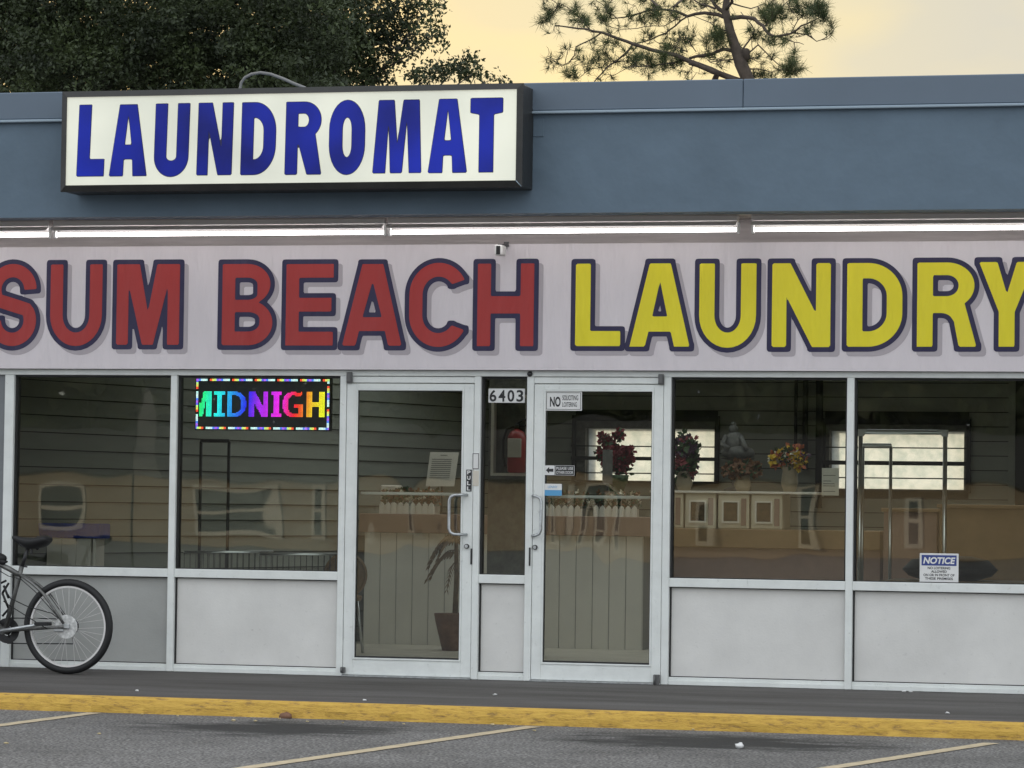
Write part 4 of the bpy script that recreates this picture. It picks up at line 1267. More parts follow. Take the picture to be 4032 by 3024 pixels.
# saddle: lofted sections nose -> tail
secs = []
for (px, py, wd, hh) in ((50, 2109, .014, .010), (62, 2112, .020, .020), (85, 2120, .028, .030), (110, 2124, .045, .036), (140, 2124, .072, .036), (165, 2119, .082, .036), (185, 2115, .078, .032), (197, 2116, .050, .018), (200, 2118, .02, .008)):
    p = K(px, py)
    secs.append([(p.x, KY + wd * cos(a), p.z + hh * (1.55 if sin(a) < 0 else .72) * sin(a)) for a in [2 * pi * k / 14 for k in range(14)]])
mb = MB(); vs = [q for s in secs for q in s]; fs = []
for i in range(len(secs) - 1):
    for k in range(14): fs.append((i * 14 + k, i * 14 + (k + 1) % 14, (i + 1) * 14 + (k + 1) % 14, (i + 1) * 14 + k))
fs += [tuple(range(14)), tuple((len(secs) - 1) * 14 + k for k in range(14))]
mb.add(vs, fs, True); sad = mb.build('saddle', 'black', bk)
mb = MB(); mb.tube([K(80, 2135, -.02), K(108, 2152, -.02), K(150, 2150, -.025), K(165, 2135, -.03)], .004, 6); mb.tube([K(80, 2135, .02), K(108, 2152, .02), K(150, 2150, .025), K(165, 2135, .03)], .004, 6)
p = K(147, 2152); mb.blob((p.x, KY, p.z), .014, 8, 6); p = K(124, 2163); mb.box(p.x - .006, p.x + .008, KY - .01, KY + .01, p.z - .02, p.z + .03, .002); mb.build('rails', 'dark_metal', sad)
mb = MB(); ca = K(199, 2448, -.085)
mb.tube([bb + Vector((0, -.085, 0)), ca], [.015, .011], 10); mb.tube([bb + Vector((0, .085, 0)), bb + Vector((-.165, .085, -.03))], [.015, .011], 10)
mb.tube([bb + Vector((0, -.09, 0)), bb + Vector((0, .09, 0))], .012, 12)
cr = mb.build('crank', 'steel', bk)
mb = MB(); mb.box(ca.x - .05, ca.x + .05, ca.y - .09, ca.y - .01, ca.z - .012, ca.z + .012, .004)
q = bb + Vector((-.165, .085, -.03)); mb.box(q.x - .05, q.x + .05, q.y + .01, q.y + .09, q.z - .012, q.z + .012, .004); mb.build('pedal', 'black', cr)
mb = MB(); mb.band((bb.x, KY + .05, bb.z), .035, .088, -.002, .002, 40); mb.band((bb.x, KY + .05, bb.z), .0, .03, -.004, .004, 20)
for k in range(5):
    a = 2 * pi * k / 5; mb.tube([(bb.x, KY + .05, bb.z), (bb.x + .05 * cos(a), KY + .05, bb.z + .05 * sin(a))], .006, 6)
mb.build('chainring', 'dark_metal', cr)
mb = MB(); mb.band((HB.x, KY + .045, HB.z), .02, .055, -.012, .012, 30); mb.build('cassette', 'dark_metal', bk)
mb = MB(); mb.tube([bb + Vector((0, .05, .088)), HB + Vector((0, .045, .05))], .004, 5); mb.tube([bb + Vector((0, .05, -.088)), HB + Vector((.02, .045, -.12)), HB + Vector((.01, .045, -.05))], .004, 5); mb.build('chain', 'dark_metal', bk)
mb = MB(); mb.tube([K(36, 2330, -.03), K(50, 2350, -.035), K(120, 2382, -.045), K(217, 2408, -.06), K(262, 2440, -.06)], .0035, 6)
mb.tube([K(20, 2360, -.03), K(34, 2371, -.03), K(110, 2417, -.04), K(200, 2470, -.06)], .0035, 6)
mb.tube([K(0, 2240, -.02), K(40, 2262, -.03), K(90, 2275, -.03), K(150, 2322, -.055), K(240, 2420, -.06)], .003, 6); mb.build('cable', 'black', bk)
mb = MB(); p = K(-22, 2192)
mb.blob((p.x, KY, p.z), .10, 14, 10, sq=(.95, .45, .42)); mb.tube([(p.x, KY - .02, p.z), (p.x + .075, KY - .01, p.z - .028), K(31, 2205)], [.03, .02, .004], 8); mb.build('frame_bag', 'black', bk)
p = K(2, 2362, -.05)
mb = MB(); mb.box(p.x - .02, p.x + .015, KY - .07, KY - .04, p.z - .022, p.z + .025, .006); mb.build('reflector', 'white', bk)
mb = MB()
for a_, b_ in (((30, 2290), (5, 2330)), ((10, 2300), (30, 2350)), ((0, 2290), (20, 2280)), ((5, 2330), (30, 2392)), ((30, 2392), (5, 2420))):
    mb.tube([K(*a_, .02), K(*b_, .02)], .008, 6)
mb.build('lock_cable', 'black', bk)

# ================================================================== INTERIOR THINGS
def flowers(mb_list, c, rx, rz, n, size, seed, ry=None):
    """scatter petal clumps; mb_list = [(MB, weight)]"""
    r = random.Random(seed); ry = ry or rx
    for _ in range(n):
        while True:
            u, v, w_ = r.uniform(-1, 1), r.uniform(-1, 1), r.uniform(-1, 1)
            if u * u + v * v + w_ * w_ < 1: break
        p = Vector((c[0] + u * rx, c[1] + v * ry, c[2] + w_ * rz))
        m_ = r.choices([q[0] for q in mb_list], [q[1] for q in mb_list])[0]
        s = size * r.uniform(.6, 1.3)
        for k in range(r.randint(4, 6)):
            d = Vector((r.uniform(-1, 1), r.uniform(-1, .3), r.uniform(-1, 1))).normalized()
            e_ = d.orthogonal().normalized() * s * .35
            m_.quad(p, p + d * s * .5 + e_, p + d * s, p + d * s * .5 - e_)

CY = 5.3
# counter
ct = at(1415, 2018, CY); ctr = at(2570, 2040, CY)
ztop = (ct.z + ctr.z) / 2
cnt = thing('service_counter', (ct.x, CY, 0), 'long white beadboard counter with a brown top band seen through both glass doors', 'counter')
xa, xb = ct.x, ctr.x
zband = ztop - .16
mb = MB(); mb.box(xa, xb, CY, CY + .6, zband, ztop, .004); mb.build('top_band', 'counter_brown', cnt)
x = at(1432, 2300, CY + .04).x; xe = at(2530, 2300, CY + .04).x
mb = MB(); gm = MB()
gm.box(x, xe, CY + .05, CY + .5, 0, zband - .001)
k = x
while k < xe:
    mb.box(k + .003, min(k + .140, xe), CY + .04, CY + .055, 0.0, zband - .002, .002); k += .143
mb.build('beadboard', 'bead', cnt); gm.build('core', 'groove', cnt)
# picket planters on the counter
for (px0, px1, py0, col_, lab) in ((1495, 1712, 1976, 'fl_brown', 'white picket planter box with dried brown flowers behind the left door'),
                            (2140, 2292, 1987, 'leafin', 'white picket planter with green leaves left of the red bouquet'),
                            (2338, 2500, 1989, 'leafin', 'white picket planter with green leaves under the red bouquet')):
    x0_, x1_ = at(px0, py0, CY + .05).x, at(px1, py0, CY + .05).x
    hh = at(px0, py0, CY + .05).z - ztop
    hh = max(hh, .09)
    t = thing('picket_planter', (x0_, CY + .05, ztop), lab, 'planter', 'picket planters on the counter')
    mb = MB(); k = x0_
    while k < x1_ - .02:
        mb.prism([(k, ztop), (k + .042, ztop), (k + .042, ztop + hh - .02), (k + .021, ztop + hh), (k, ztop + hh - .02)], CY + .04, CY + .05); k += .055
    mb.box(x0_, x1_, CY + .05, CY + .06, ztop + .005, ztop + .06); mb.box(x0_, x1_, CY + .2, CY + .21, ztop, ztop + hh * .7)
    mb.build('picket_fence', 'bead', t)
    g1, g2, g3 = MB(), MB(), MB()
    xx = x0_ + .05
    while xx < x1_:
        flowers([(g1, 3), (g2, 2 if col_ == 'fl_brown' else 4), (g3, 1)], (xx, CY + .13, ztop + hh + .05), .07, .065, 30, .035, int(xx * 1000) % 999, .06); xx += .07
    g1.build('blossoms', 'fl_brown', t); g2.build('leaves', 'leafin', t); g3.build('pale_blossoms', 'fl_white', t)
b = pbox(1497, 1910, 1560, 2018, CY + .3)
mb = MB(); mb.box(b[0], b[1], CY + .3, CY + .5, ztop, b[3], .01)
tb = mb.build('white_box', 'bead', None, org=(b[0], CY + .3, ztop)); tag(tb, 'plain white box standing on the counter left of the dried flowers', 'box')
# menu stand
t = thing('price_stand', (at(1740, 1900, CY + .25).x, CY + .25, ztop), 'leaning printed sheet on a stand above the dried flowers behind the left door', 'sign')
mb = MB(); q = [at(1676, 1915, CY + .25), at(1788, 1915, CY + .25), at(1806, 1781, CY + .33), at(1694, 1780, CY + .33)]
mb.quad(*q); q2 = [p + Vector((0, .006, 0)) for p in q]; mb.quad(*q2[::-1]); mb.build('sheet', 'paper', t)
mb = MB()
def lerp(u, v): return q[3].lerp(q[2], u).lerp(q[0].lerp(q[1], u), v) + Vector((0, -.003, 0))
for v in [.08] + [.2 + .06 * i for i in range(10)]:
    u0, u1 = (.38, .62) if v < .1 else (.1, .88 - .08 * (int(v * 50) % 3))
    mb.quad(lerp(u0, v), lerp(u1, v), lerp(u1, v + .018), lerp(u0, v + .018))
mb.build('printed_lines', 'grey_ink', t)
mb = MB(); p = at(1735, 1900, CY + .3); mb.box(p.x - .1, p.x + .1, CY + .28, CY + .4, ztop, ztop + .02); mb.tube([(p.x, CY + .34, ztop), (p.x, CY + .34, q[0].z + .1)], .008, 6); mb.build('base', 'dark_metal', t)
# red bouquet
t = thing('red_bouquet', (at(2420, 1900, CY + .3).x, CY + .3, ztop), 'dark red flower bouquet in front of the barred bright window', 'flowers')
r_, lf = MB(), MB()
for (px, py, s, n_) in ((2385, 1730, .055, 26), (2400, 1752, .05, 20), (2440, 1715, .045, 22), (2425, 1790, .075, 50), (2465, 1790, .07, 46), (2370, 1785, .05, 20), (2445, 1830, .08, 54), (2482, 1815, .045, 16), (2398, 1820, .06, 26)):
    p = at(px, py, CY + .32); flowers([(r_, 6), (lf, 1)], p, s, s, n_, .04, px)
r_.build('petals', 'fl_red', t)
for _ in range(40):
    a = at(random.uniform(2390, 2480), random.uniform(1840, 1870), CY + .32); d_ = Vector((random.uniform(-.12, .12), random.uniform(-.05, .05), random.uniform(-.02, .07))); o_ = Vector((.008, 0, .012)); lf.quad(a, a + d_ * .5 + o_, a + d_, a + d_ * .5 - o_)
lf.build('leaves', 'leafin', t)
p = at(2430, 1870, CY + .32)
mb = MB(); mb.lathe((p.x, CY + .32, ztop), [(.06, 0), (.07, .1), (.06, .22), (.09, p.z - ztop - .06), (.10, p.z - ztop)], 18); mb.build('vase', 'leafin', t)
b = pbox(2372, 1771, 2412, 1907, CY + .1)
t = plate('small_card', b, CY + .1, 'stone', 'narrow grey paper strip hanging over the red flowers', 'notice')
mb = MB(); mb.tube([(b[0] + .04, CY + .12, ztop), (b[0] + .04, CY + .12, b[2] + .02)], .006, 6); mb.build('stem', 'dark_metal', t)
# fire extinguisher in its white cabinet on the pillar
EY = 3.6
b = pbox(1940, 1555, 2086, 1874, EY - .04)
t = thing('extinguisher_cabinet', (b[0], EY, b[2]), 'white framed wall cabinet behind the address plate', 'cabinet')
mb = MB(); frame(mb, b, .022, EY - .005, .09); mb.build('frame', 'bead', t)
mb = MB(); mb.box(b[0] + .02, b[1] - .02, EY - .012, EY - .004, b[2] + .02, b[3] - .02); mb.build('back', 'stone', t)
c = at(2040, 1800, EY - .06); zb_ = at(2040, 1862, EY - .06).z; zt_ = at(2040, 1690, EY - .06).z
t = thing('fire_extinguisher', (c.x, EY - .10, zb_), 'red fire extinguisher with black hose hanging inside the white cabinet', 'extinguisher')
hc = zt_ - zb_
mb = MB(); mb.lathe((c.x, EY - .10, zb_), [(.06, 0), (.075, .01), (.075, hc * .82), (.055, hc * .93), (.02, hc)], 20); mb.build('cylinder', 'red_paint', t)
mb = MB(); mb.box(c.x - .055, c.x + .055, EY - .182, EY - .172, zb_ + hc * .35, zb_ + hc * .78, .004); mb.build('instruction_label', 'paper', t)
mb = MB(); mb.box(c.x - .02, c.x + .02, EY - .12, EY - .08, zb_ + hc, zb_ + hc + .04, .004); mb.tube([(c.x - .01, EY - .1, zb_ + hc + .03), (c.x + .04, EY - .1, zb_ + hc + .07), (c.x + .09, EY - .1, zb_ + hc + .08)], .010, 6); mb.tube([(c.x - .01, EY - .1, zb_ + hc + .02), (c.x + .07, EY - .1, zb_ + hc + .03)], .008, 6); mb.build('valve_handle', 'dark_metal', t)
mb = MB(); mb.tube([(c.x - .02, EY - .1, zb_ + hc + .02), (c.x - .08, EY - .12, zb_ + hc - .0), (c.x - .105, EY - .13, zb_ + hc * .75), (c.x - .105, EY - .13, zb_ + hc * .35), (c.x - .09, EY - .12, zb_ + hc * .15)], .010, 8); mb.build('hose', 'black', t)
# palm in a dark pot
pc = onz(1770, 2600, 0); PY = 4.4
px_c = at(1790, 2500, PY).x
t = thing('potted_palm', (px_c, PY, 0), 'dry brown palm in a dark pot behind the handle side of the left door', 'plant')
zp = at(1765, 2415, PY).z
mb = MB(); mb.lathe((px_c, PY, 0), [(.10, 0), (.16, zp * .8), (.17, zp), (.15, zp)], 22); mb.build('pot', 'terracotta', t)
mb = MB(); zc_ = at(1765, 2090, PY).z
mb.tube([(px_c, PY, zp - .05), (px_c + .01, PY, zp + .3), (px_c, PY, zc_)], [.025, .02, .015], 8); mb.build('stem', 'frond', t)
mb = MB()
for k in range(9):
    base = Vector((px_c, PY, zp + (zc_ - zp) * random.uniform(.55, 1.0)))
    az = random.uniform(-pi, pi); ln = random.uniform(.16, .26)
    if k < 3: az = pi + random.uniform(-.4, .4)
    d_ = Vector((cos(az), sin(az) * .8, 0))
    prev = base
    for j in range(1, 11):
        f2 = j / 10
        p = base + d_ * ln * f2 + Vector((0, 0, .08 * f2 - .28 * f2 * f2))
        mb.tube([prev, p], .004, 4)
        for s in (-1, 1):
            sd = d_.cross(Vector((0, 0, 1))) * s
            tip = p + sd * .06 * (1 - f2 * .5) + d_ * .03 + Vector((0, 0, -.06))
            mb.quad(p, p + (tip - p) * .4 + d_ * .010, tip, p + (tip - p) * .4 - d_ * .010)
        prev = p
mb.build('fronds', 'frond', t)
# stool at far left of the left door
b = pbox(1398, 2320, 1448, 2440, 3.6)
t = thing('round_chair', (b[1] - .2, 3.6, 0), 'tan round backed chair at the lower left corner of the left door', 'chair')
mb = MB(); mb.ring((b[1] - .19, 3.6, .62), .17, .014, 36, 8); mb.blob((b[1] - .19, 3.62, .62), .165, 18, 10, sq=(1, .12, 1)); mb.build('backrest', 'tan', t)
mb = MB(); mb.lathe((b[1] - .19, 3.38, .42), [(.19, 0), (.2, .02), (.2, .04), (.17, .05)], 22); mb.build('seat', 'tan', t)
for sx_ in (-1, 1):
    for sy_ in (-1, 1):
        mb = MB(); mb.tube([(b[1] - .19 + sx_ * .13, 3.38 + sy_ * .13, .42), (b[1] - .19 + sx_ * .17, 3.38 + sy_ * .17, 0)], .012, 8); mb.build('leg', 'chrome', t)

# machine bench at the right
QY = 6.0
zl = (at(2640, 1937, QY).z + at(3130, 1950, QY).z) / 2
xa, xb = at(2560, 1940, QY).x, at(3470, 1950, QY).x
mw = .268
zm0 = zl - .30
k = at(2690, 2000, QY).x - mw
labs = ['first from the left, half hidden by the frame', 'second from the left under the statue', 'third from the left under the statue', 'rightmost, under the yellow and orange bouquet']
for i in range(4):
    x = k + i * .285
    t = thing('laundry_machine', (x, QY, zm0), 'cream machine with square dark door, ' + labs[i], 'machine', 'row of small cream machines behind the third window')
    mb = MB(); mb.box(x, x + mw, QY, QY + .4, zm0, zl, .008); mb.build('body', 'machine', t)
    mb = MB(); frame(mb, (x + .035, x + .185, zl - .25, zl - .06), .014, QY, .012); d_ = mb.build('door_frame', 'bead', t)
    mb = MB(); mb.box(x + .05, x + .170, QY - .004, QY, zl - .236, zl - .074); mb.build('door_glass', 'dark_glass', d_)
    mb = MB(); mb.box(x + .20, x + .245, QY - .006, QY, zl - .27, zl - .04, .002); mb.build('control_strip', 'counter_brown', t)
t = thing('long_shelf', (xa, QY, 0), 'long tan bench carrying the cream machines and flower vases', 'table')
mb = MB(); mb.box(xa, xb, QY - .05, QY + .8, zm0 - .16, zm0, .005); mb.build('top', 'tan', t)
mb = MB(); mb.box(xa, xb, QY - .02, QY + .7, zm0 - .52, zm0 - .16, .003); mb.build('front_board', 'counter_brown', t)
for i in range(12):
    x = xa + .06 + i * (xb - xa - .14) / 11
    mb = MB(); mb.box(x, x + .05, QY, QY + .05, 0, zm0 - .52, .003); mb.build('leg', 'bead', t)
# shelf board on top of the machines where vases stand
mb = MB(); mb.box(xa, xb - .55, QY - .02, QY + .42, zl, zl + .02, .003)
o_ = mb.build('top_board', 'bead', None, org=(xa, QY, zl)); tag(o_, 'pale board lying across the tops of the cream machines', 'shelf')
zs = zl + .02
def bouquet(px, py, rx, rz, cols, vase, lab, name, size=.05, seed=3):
    c = at(px, py, QY + .2)
    t = thing(name, (c.x, QY + .2, zs), lab, 'flowers', None)
    mbs = [(MB(), w_) for _, w_, _ in cols]
    flowers(mbs, c, rx, rz, 150, size, seed, .10)
    for (m_, _), (cm, _, nm) in zip(mbs, cols): m_.build(nm, cm, t)
    hh = max(c.z - rz * .6 - zs, .05)
    mb = MB(); mb.lathe((c.x, QY + .2, zs), [(.05, 0), (.075, hh * .35), (.06, hh * .8), (.075, hh)], 18); mb.build('vase', vase, t)
bouquet(2695, 1800, .13, .20, [('leafin', 4, 'leaves'), ('fl_purple', 3, 'purple_petals'), ('fl_pink', 1.2, 'pink_petals')], 'vase', 'tall dark bouquet with purple and pink flowers beside the right door frame', 'dark_bouquet', .055, 5)
bouquet(3110, 1805, .16, .10, [('fl_yellow', 4, 'yellow_petals'), ('fl_orange', 2, 'orange_petals'), ('fl_purple', 1, 'purple_petals'), ('fl_white', 1, 'white_petals'), ('leafin', 1, 'leaves')], 'vase', 'bright bouquet of yellow, orange and white flowers in a beige vase', 'yellow_bouquet', .05, 8)
bouquet(2925, 1850, .17, .07, [('fl_brown', 5, 'brown_petals'), ('leafin', 1, 'leaves')], 'vase', 'low wide basket of dried brown flowers under the grey statue', 'dried_bouquet', .045, 9)
# statue on its stand
c = at(2905, 1805, QY + .45)
t = thing('statue', (c.x, QY + .45, zs), 'grey stone statue of a seated robed figure between the bouquets', 'statue')
mb = MB(); mb.lathe((c.x, QY + .45, zs), [(.12, 0), (.12, .02), (.05, .05), (.05, c.z - zs - .03), (.16, c.z - zs)], 16); mb.build('pedestal', 'stone', t)
mb = MB()
mb.blob((c.x, QY + .45, c.z + .05), .15, 16, 9, .06, (1, .6, .42)); mb.blob((c.x - .03, QY + .45, c.z + .14), .085, 14, 9, .05, (1, .7, 1.1))
mb.blob((c.x - .04, QY + .45, c.z + .25), .042, 12, 8, .03); mb.tube([(c.x + .03, QY + .42, c.z + .19), (c.x + .07, QY + .36, c.z + .12), (c.x + .10, QY + .36, c.z + .07)], .022, 8)
mb.tube([(c.x - .10, QY + .42, c.z + .19), (c.x - .12, QY + .36, c.z + .12), (c.x - .06, QY + .34, c.z + .08)], .022, 8)
mb.blob((c.x - .04, QY + .45, c.z + .295), .022, 10, 6); mb.build('figure', 'stone', t)

# rolling carts with hanging rods
def cart(name, pts, lab, Y, mm='chrome', group='rolling carts with hanging rods'):
    (xl, xr, yt, rad) = pts
    a, b = at(xl, yt, Y), at(xr, yt, Y)
    t = thing(name, (a.x, Y, 0), lab, 'cart', group)
    zr = .60
    mb = MB()
    for p in (a, b): mb.tube([(p.x, Y, .12), (p.x, Y, a.z - .02)], rad, 8)
    mb.build('posts', mm, t)
    mb = MB(); mb.tube([(a.x, Y, a.z - .02), (a.x, Y, a.z), (b.x, Y, a.z), (b.x, Y, a.z - .02)], rad * 1.1, 8); mb.build('hanging_rod', mm, t)
    mb = MB()
    y0, y1 = Y - .02, Y + .45
    for zz in (.2, .38, zr):
        mb.tube([(a.x, y0, zz), (b.x, y0, zz), (b.x, y1, zz), (a.x, y1, zz), (a.x, y0, zz)], .005, 6)
    n_ = 10
    for i in range(n_ + 1):
        x = a.x + (b.x - a.x) * i / n_
        mb.tube([(x, y0, .2), (x, y0, zr)], .0025, 4); mb.tube([(x, y1, .2), (x, y1, zr)], .0025, 4); mb.tube([(x, y0, .2), (x, y1, .2)], .0025, 4)
    mb.build('basket', mm, t)
    for x in (a.x, b.x):
        for yy in (y0, y1):
            mb = MB(); mb.tube([(x, yy, .2), (x, yy, .08)], .006, 6); mb.tube([(x - .012, yy, .05), (x + .012, yy, .05)], .05, 16); mb.build('caster', 'black', t)
    if mm == 'chrome' and rad > .015:
        for x, s_ in ((a.x, 1), (b.x, -1)):
            mb = MB(); mb.prism([(x - s_ * .018, a.z + .018), (x + s_ * .05, a.z + .018), (x + s_ * .02, a.z - .03), (x - s_ * .018, a.z - .03)], Y - .02, Y + .02); mb.build('corner_glint', 'white', t)  # white corner pieces shaped as the glints on the chrome
    return t
cart('laundry_cart', (3389, 3722, 1700, .016), 'tall wide chrome hanging rack cart in front of the second bright window', 1.6)
cart('laundry_cart', (3398, 3508, 1752, .012), 'narrow lower rack cart nested inside the wide chrome rack', 1.9)
cart('laundry_cart', (792, 902, 1735, .013), 'dark laundry cart with two thin posts below the lit message board', 2.2, 'dark_metal')
# chrome rim bars below message board
for xl, xr, yy, lab in ((726, 1003, 2174, 'low wire laundry basket with chrome rim, left of the pair below the message board'), (1022, 1301, 2183, 'low wire laundry basket with chrome rim, right of the pair below the message board')):
    a, b = at(xl, yy, .5), at(xr, yy, .5)
    t = thing('wire_basket', (a.x, .5, 0), lab, 'basket', 'low wire baskets inside the second window')
    mb = MB(); mb.tube([a, b, b + Vector((0, .4, 0)), a + Vector((0, .4, 0)), a], .007, 8); mb.build('rim', 'chrome', t)
    mb = MB()
    for i in range(13):
        p = a.lerp(b, i / 12); mb.tube([p, (p.x, .5, .1)], .002, 4); mb.tube([p + Vector((0, .4, 0)), (p.x, .9, .1)], .002, 4)
    for f2 in (.25, .5, .75): mb.tube([(a.x, .5, a.z * f2), (b.x, .5, a.z * f2)], .002, 4)
    mb.box(a.x, b.x, .5, .9, .09, .10); mb.build('mesh', 'dark_metal', t)
    for x in (a.x + .02, b.x - .02):
        mb = MB(); mb.tube([(x - .01, .7, .05), (x + .01, .7, .05)], .048, 14); mb.build('caster', 'black', t)
# table with blue cloth in the leftmost window
TYY = 1.3
b = pbox(70, 2060, 392, 2118, TYY)
t = thing('folding_table', (b[0], TYY, 0), 'white panelled table with a dark blue top behind the bicycle saddle', 'table')
mb = MB(); mb.box(b[0], b[1], TYY, TYY + .22, b[2], b[3], .006); mb.build('blue_top', 'blue_cloth', t)
q = pbox(180, 2118, 357, 2230, TYY)
mb = MB(); x = q[0]
while x < q[1] - .01: mb.box(x, min(x + .115, q[1]), TYY + .02, TYY + .2, 0, b[2], .002); x += .118
mb.build('panels', 'bead', t)
mb = MB(); mb.box(q[1] + .004, q[1] + .03, TYY + .03, TYY + .2, 0, b[2], .002); mb.build('end_leg', 'bead', t)
# brown low bench carrying a black oval that stands in for a dark reflection
b = pbox(3380, 2292, 4032, 2400, .55)
zt2 = at(3740, 2292, .8).z + .012
t = thing('window_bench', (2.5, .55, 0), 'low tan bench inside the rightmost window below the notice sign', 'bench')
mb = MB(); mb.box(2.48, 4.3, .4, 1.1, zt2 - .05, zt2, .004); mb.build('top', 'tan', t)
for x in (2.52, 4.2):
    mb = MB(); mb.box(x, x + .06, .45, 1.05, 0, zt2 - .05); mb.build('leg', 'tan', t)
b = pbox(3553, 2197, 3930, 2290, .75)
cx = (b[0] + b[1]) / 2; rx_ = (b[1] - b[0]) / 2
mb = MB(); mb.lathe((cx, .75, zt2), [(rx_ * .55, 0), (rx_ * .86, .03), (rx_, .075), (rx_ * .97, .085), (rx_ * .80, .14), (rx_ * .45, .165), (rx_ * .1, .17)], 40, 1, .85)
tag(mb.build('oval_reflection', 'black', None, org=(cx, .75, zt2)), 'flat black oval behind the notice sign, modelled in place of a dark reflection', 'tub')
# tall tan storage boxes that give the brown lower zone at the right
for (px0, px1, py0, Y, m_, lab, nm) in ((3700, 4300, 1985, 4.6, 'tan', 'large tan folding counter with square edges at the far right', 'folding_counter'),
                                   (3480, 3690, 2000, 5.2, 'counter_brown', 'brown cabinet behind the tall chrome rack', 'storage_cabinet')):
    a, b = at(px0, py0, Y), at(px1, py0, Y)
    t = thing(nm, (a.x, Y, 0), lab, 'cabinet')
    mb = MB(); mb.box(a.x, b.x, Y, Y + .7, 0.06, a.z - .03, .004); mb.build('body', m_, t)
    mb = MB(); mb.box(a.x - .02, b.x + .02, Y - .02, Y + .72, a.z - .03, a.z, .004); mb.build('top', 'tan', t)
    mb = MB(); mb.box(a.x + .03, b.x - .03, Y + .03, Y + .7, 0, .06); mb.build('plinth', 'int_dark', t)

# ================================================================== OPPOSITE SIDE (seen in the glass)
HY = -77.0
def vp(px, py):                               # photo point in the mirror image -> real point on the opposite house front
    p = at(px, py, -HY); return Vector((p.x, HY, p.z))
hs = thing('opposite_house', (0, HY, LOT), 'long beige stucco house across the lot, seen only as a reflection in the shop windows', 'house')
hx0, hx1 = vp(-400, 2000).x, vp(4700, 2000).x
ez = vp(2000, 1880).z
mb = MB(); mb.box(hx0, hx1, HY - 9, HY, LOT, ez); mb.build('wall', 'beige_wall', hs)
mb = MB(); mb.prism([(0, 0), (0, 0), (0, 0)], 0, 0) if False else None
r_ = MB(); r_.add([(hx0 - .5, HY + .6, ez - .05), (hx1 + .5, HY + .6, ez - .05), (hx1 + .5, HY - 4.5, ez + 1.5), (hx0 - .5, HY - 4.5, ez + 1.5), (hx1 + .5, HY - 9.6, ez - .05), (hx0 - .5, HY - 9.6, ez - .05)],
                  [(0, 1, 2, 3), (3, 2, 4, 5), (0, 3, 5), (1, 4, 2), (0, 5, 4, 1)]); r_.build('roof', 'roof', hs)
for (x0, y0, x1, y1) in ((130, 1915, 280, 2080), (760, 1905, 1080, 2110), (1245, 1890, 1315, 2120), (1580, 1950, 1660, 2110), (2190, 1960, 2260, 2130), (2330, 1960, 2410, 2150), (3150, 1900, 3235, 2170), (3575, 1970, 3650, 2150), (2750, 1960, 2830, 2140)):
    a, b = vp(x0, y1), vp(x1, y0)
    mb = MB(); frame(mb, (a.x, b.x, a.z, b.z), .13, HY, .10); mb.box(a.x, b.x, HY - .0, HY + .08, (a.z + b.z) / 2 - .05, (a.z + b.z) / 2 + .05)
    # frame() builds toward -Y: mirror it to face the lot
    mb.v = [(p[0], HY + abs(HY - p[1]), p[2]) for p in mb.v]
    wn = mb.build('window', 'trim', hs)
    mb = MB(); mb.box(a.x + .1, b.x - .1, HY + .005, HY + .03, a.z + .1, b.z - .1); mb.build('pane', 'house_glass', wn)
# feather flag
FYY = -34.7
def vf(px, py):
    p = at(px, py, -FYY); return Vector((p.x, FYY, p.z))
fl0 = vf(572, 2360)
t = thing('feather_flag', (fl0.x, FYY, LOT), 'white feather flag on a thin pole, mirrored in the leftmost window', 'flag')
mb = MB(); tp = vf(600, 1525)
mb.tube([(fl0.x - .2, FYY, LOT), (fl0.x - .2, FYY, tp.z - .5), (fl0.x - .12, FYY, tp.z - .1), (fl0.x + .1, FYY, tp.z)], .02, 8); mb.build('pole', 'dark_metal', t)
zb2 = vf(572, 1880).z
mb = MB(); pr = None
for k in range(13):
    z = zb2 + (tp.z - zb2) * k / 12
    xr_ = fl0.x + .22 - (.18 * max(0, (k - 8) / 4) ** 2)
    row = ((fl0.x - .19 + (.12 * max(0, (k - 9) / 3) ** 2), FYY + .02 * sin(k), z), (xr_, FYY + .05 * sin(k * .8), z))
    if pr: mb.quad(pr[0], pr[1], row[1], row[0])
    pr = row
mb.build('cloth', 'flag', t)

# ================================================================== TREES
def leaves(centers, rads, counts, size, seed):
    """oak leaf quads inside ellipsoid clumps, grouped on short twigs"""
    g = np.random.default_rng(seed)
    out = []
    for c, r, n_ in zip(centers, rads, counts):
        k = 9
        m_ = max(1, n_ // k)
        d = g.normal(size=(m_, 3)); d /= np.linalg.norm(d, axis=1)[:, None]
        rr = g.uniform(0, 1, (m_, 1)) ** (1 / 2.2)
        base = np.array(c) + d * rr * np.array(r)
        tw = g.normal(size=(m_, 3)); tw[:, 2] = tw[:, 2] * .6 + .1; tw /= np.linalg.norm(tw, axis=1)[:, None]
        tpos = g.uniform(-.5, .5, (m_, k, 1)) * (size * 4.5)
        pos = base[:, None, :] + tw[:, None, :] * tpos + g.normal(scale=size * .45, size=(m_, k, 3))
        pos = pos.reshape(-1, 3)
        out.append(pos)
    P = np.concatenate(out)
    n_ = len(P)
    u = g.normal(size=(n_, 3)); u /= np.linalg.norm(u, axis=1)[:, None]
    v = g.normal(size=(n_, 3)); v -= (v * u).sum(1)[:, None] * u; v /= np.linalg.norm(v, axis=1)[:, None]
    s = size * g.uniform(.45, 1.45, (n_, 1))
    q = np.stack([P - u * s * .6, P + v * s * .28, P + u * s * .6, P - v * s * .28], 1)
    return q
OY = 30.0
def oc(px, py, dy=0): 
    p = at(px, py, OY + dy); return (p.x, p.y, p.z)
oc0 = oc(250, 400)
oak = thing('oak_tree', (oc0[0], OY, LOT), 'large dense dark green oak rising behind the roof on the left', 'tree')
g = np.random.default_rng(5)
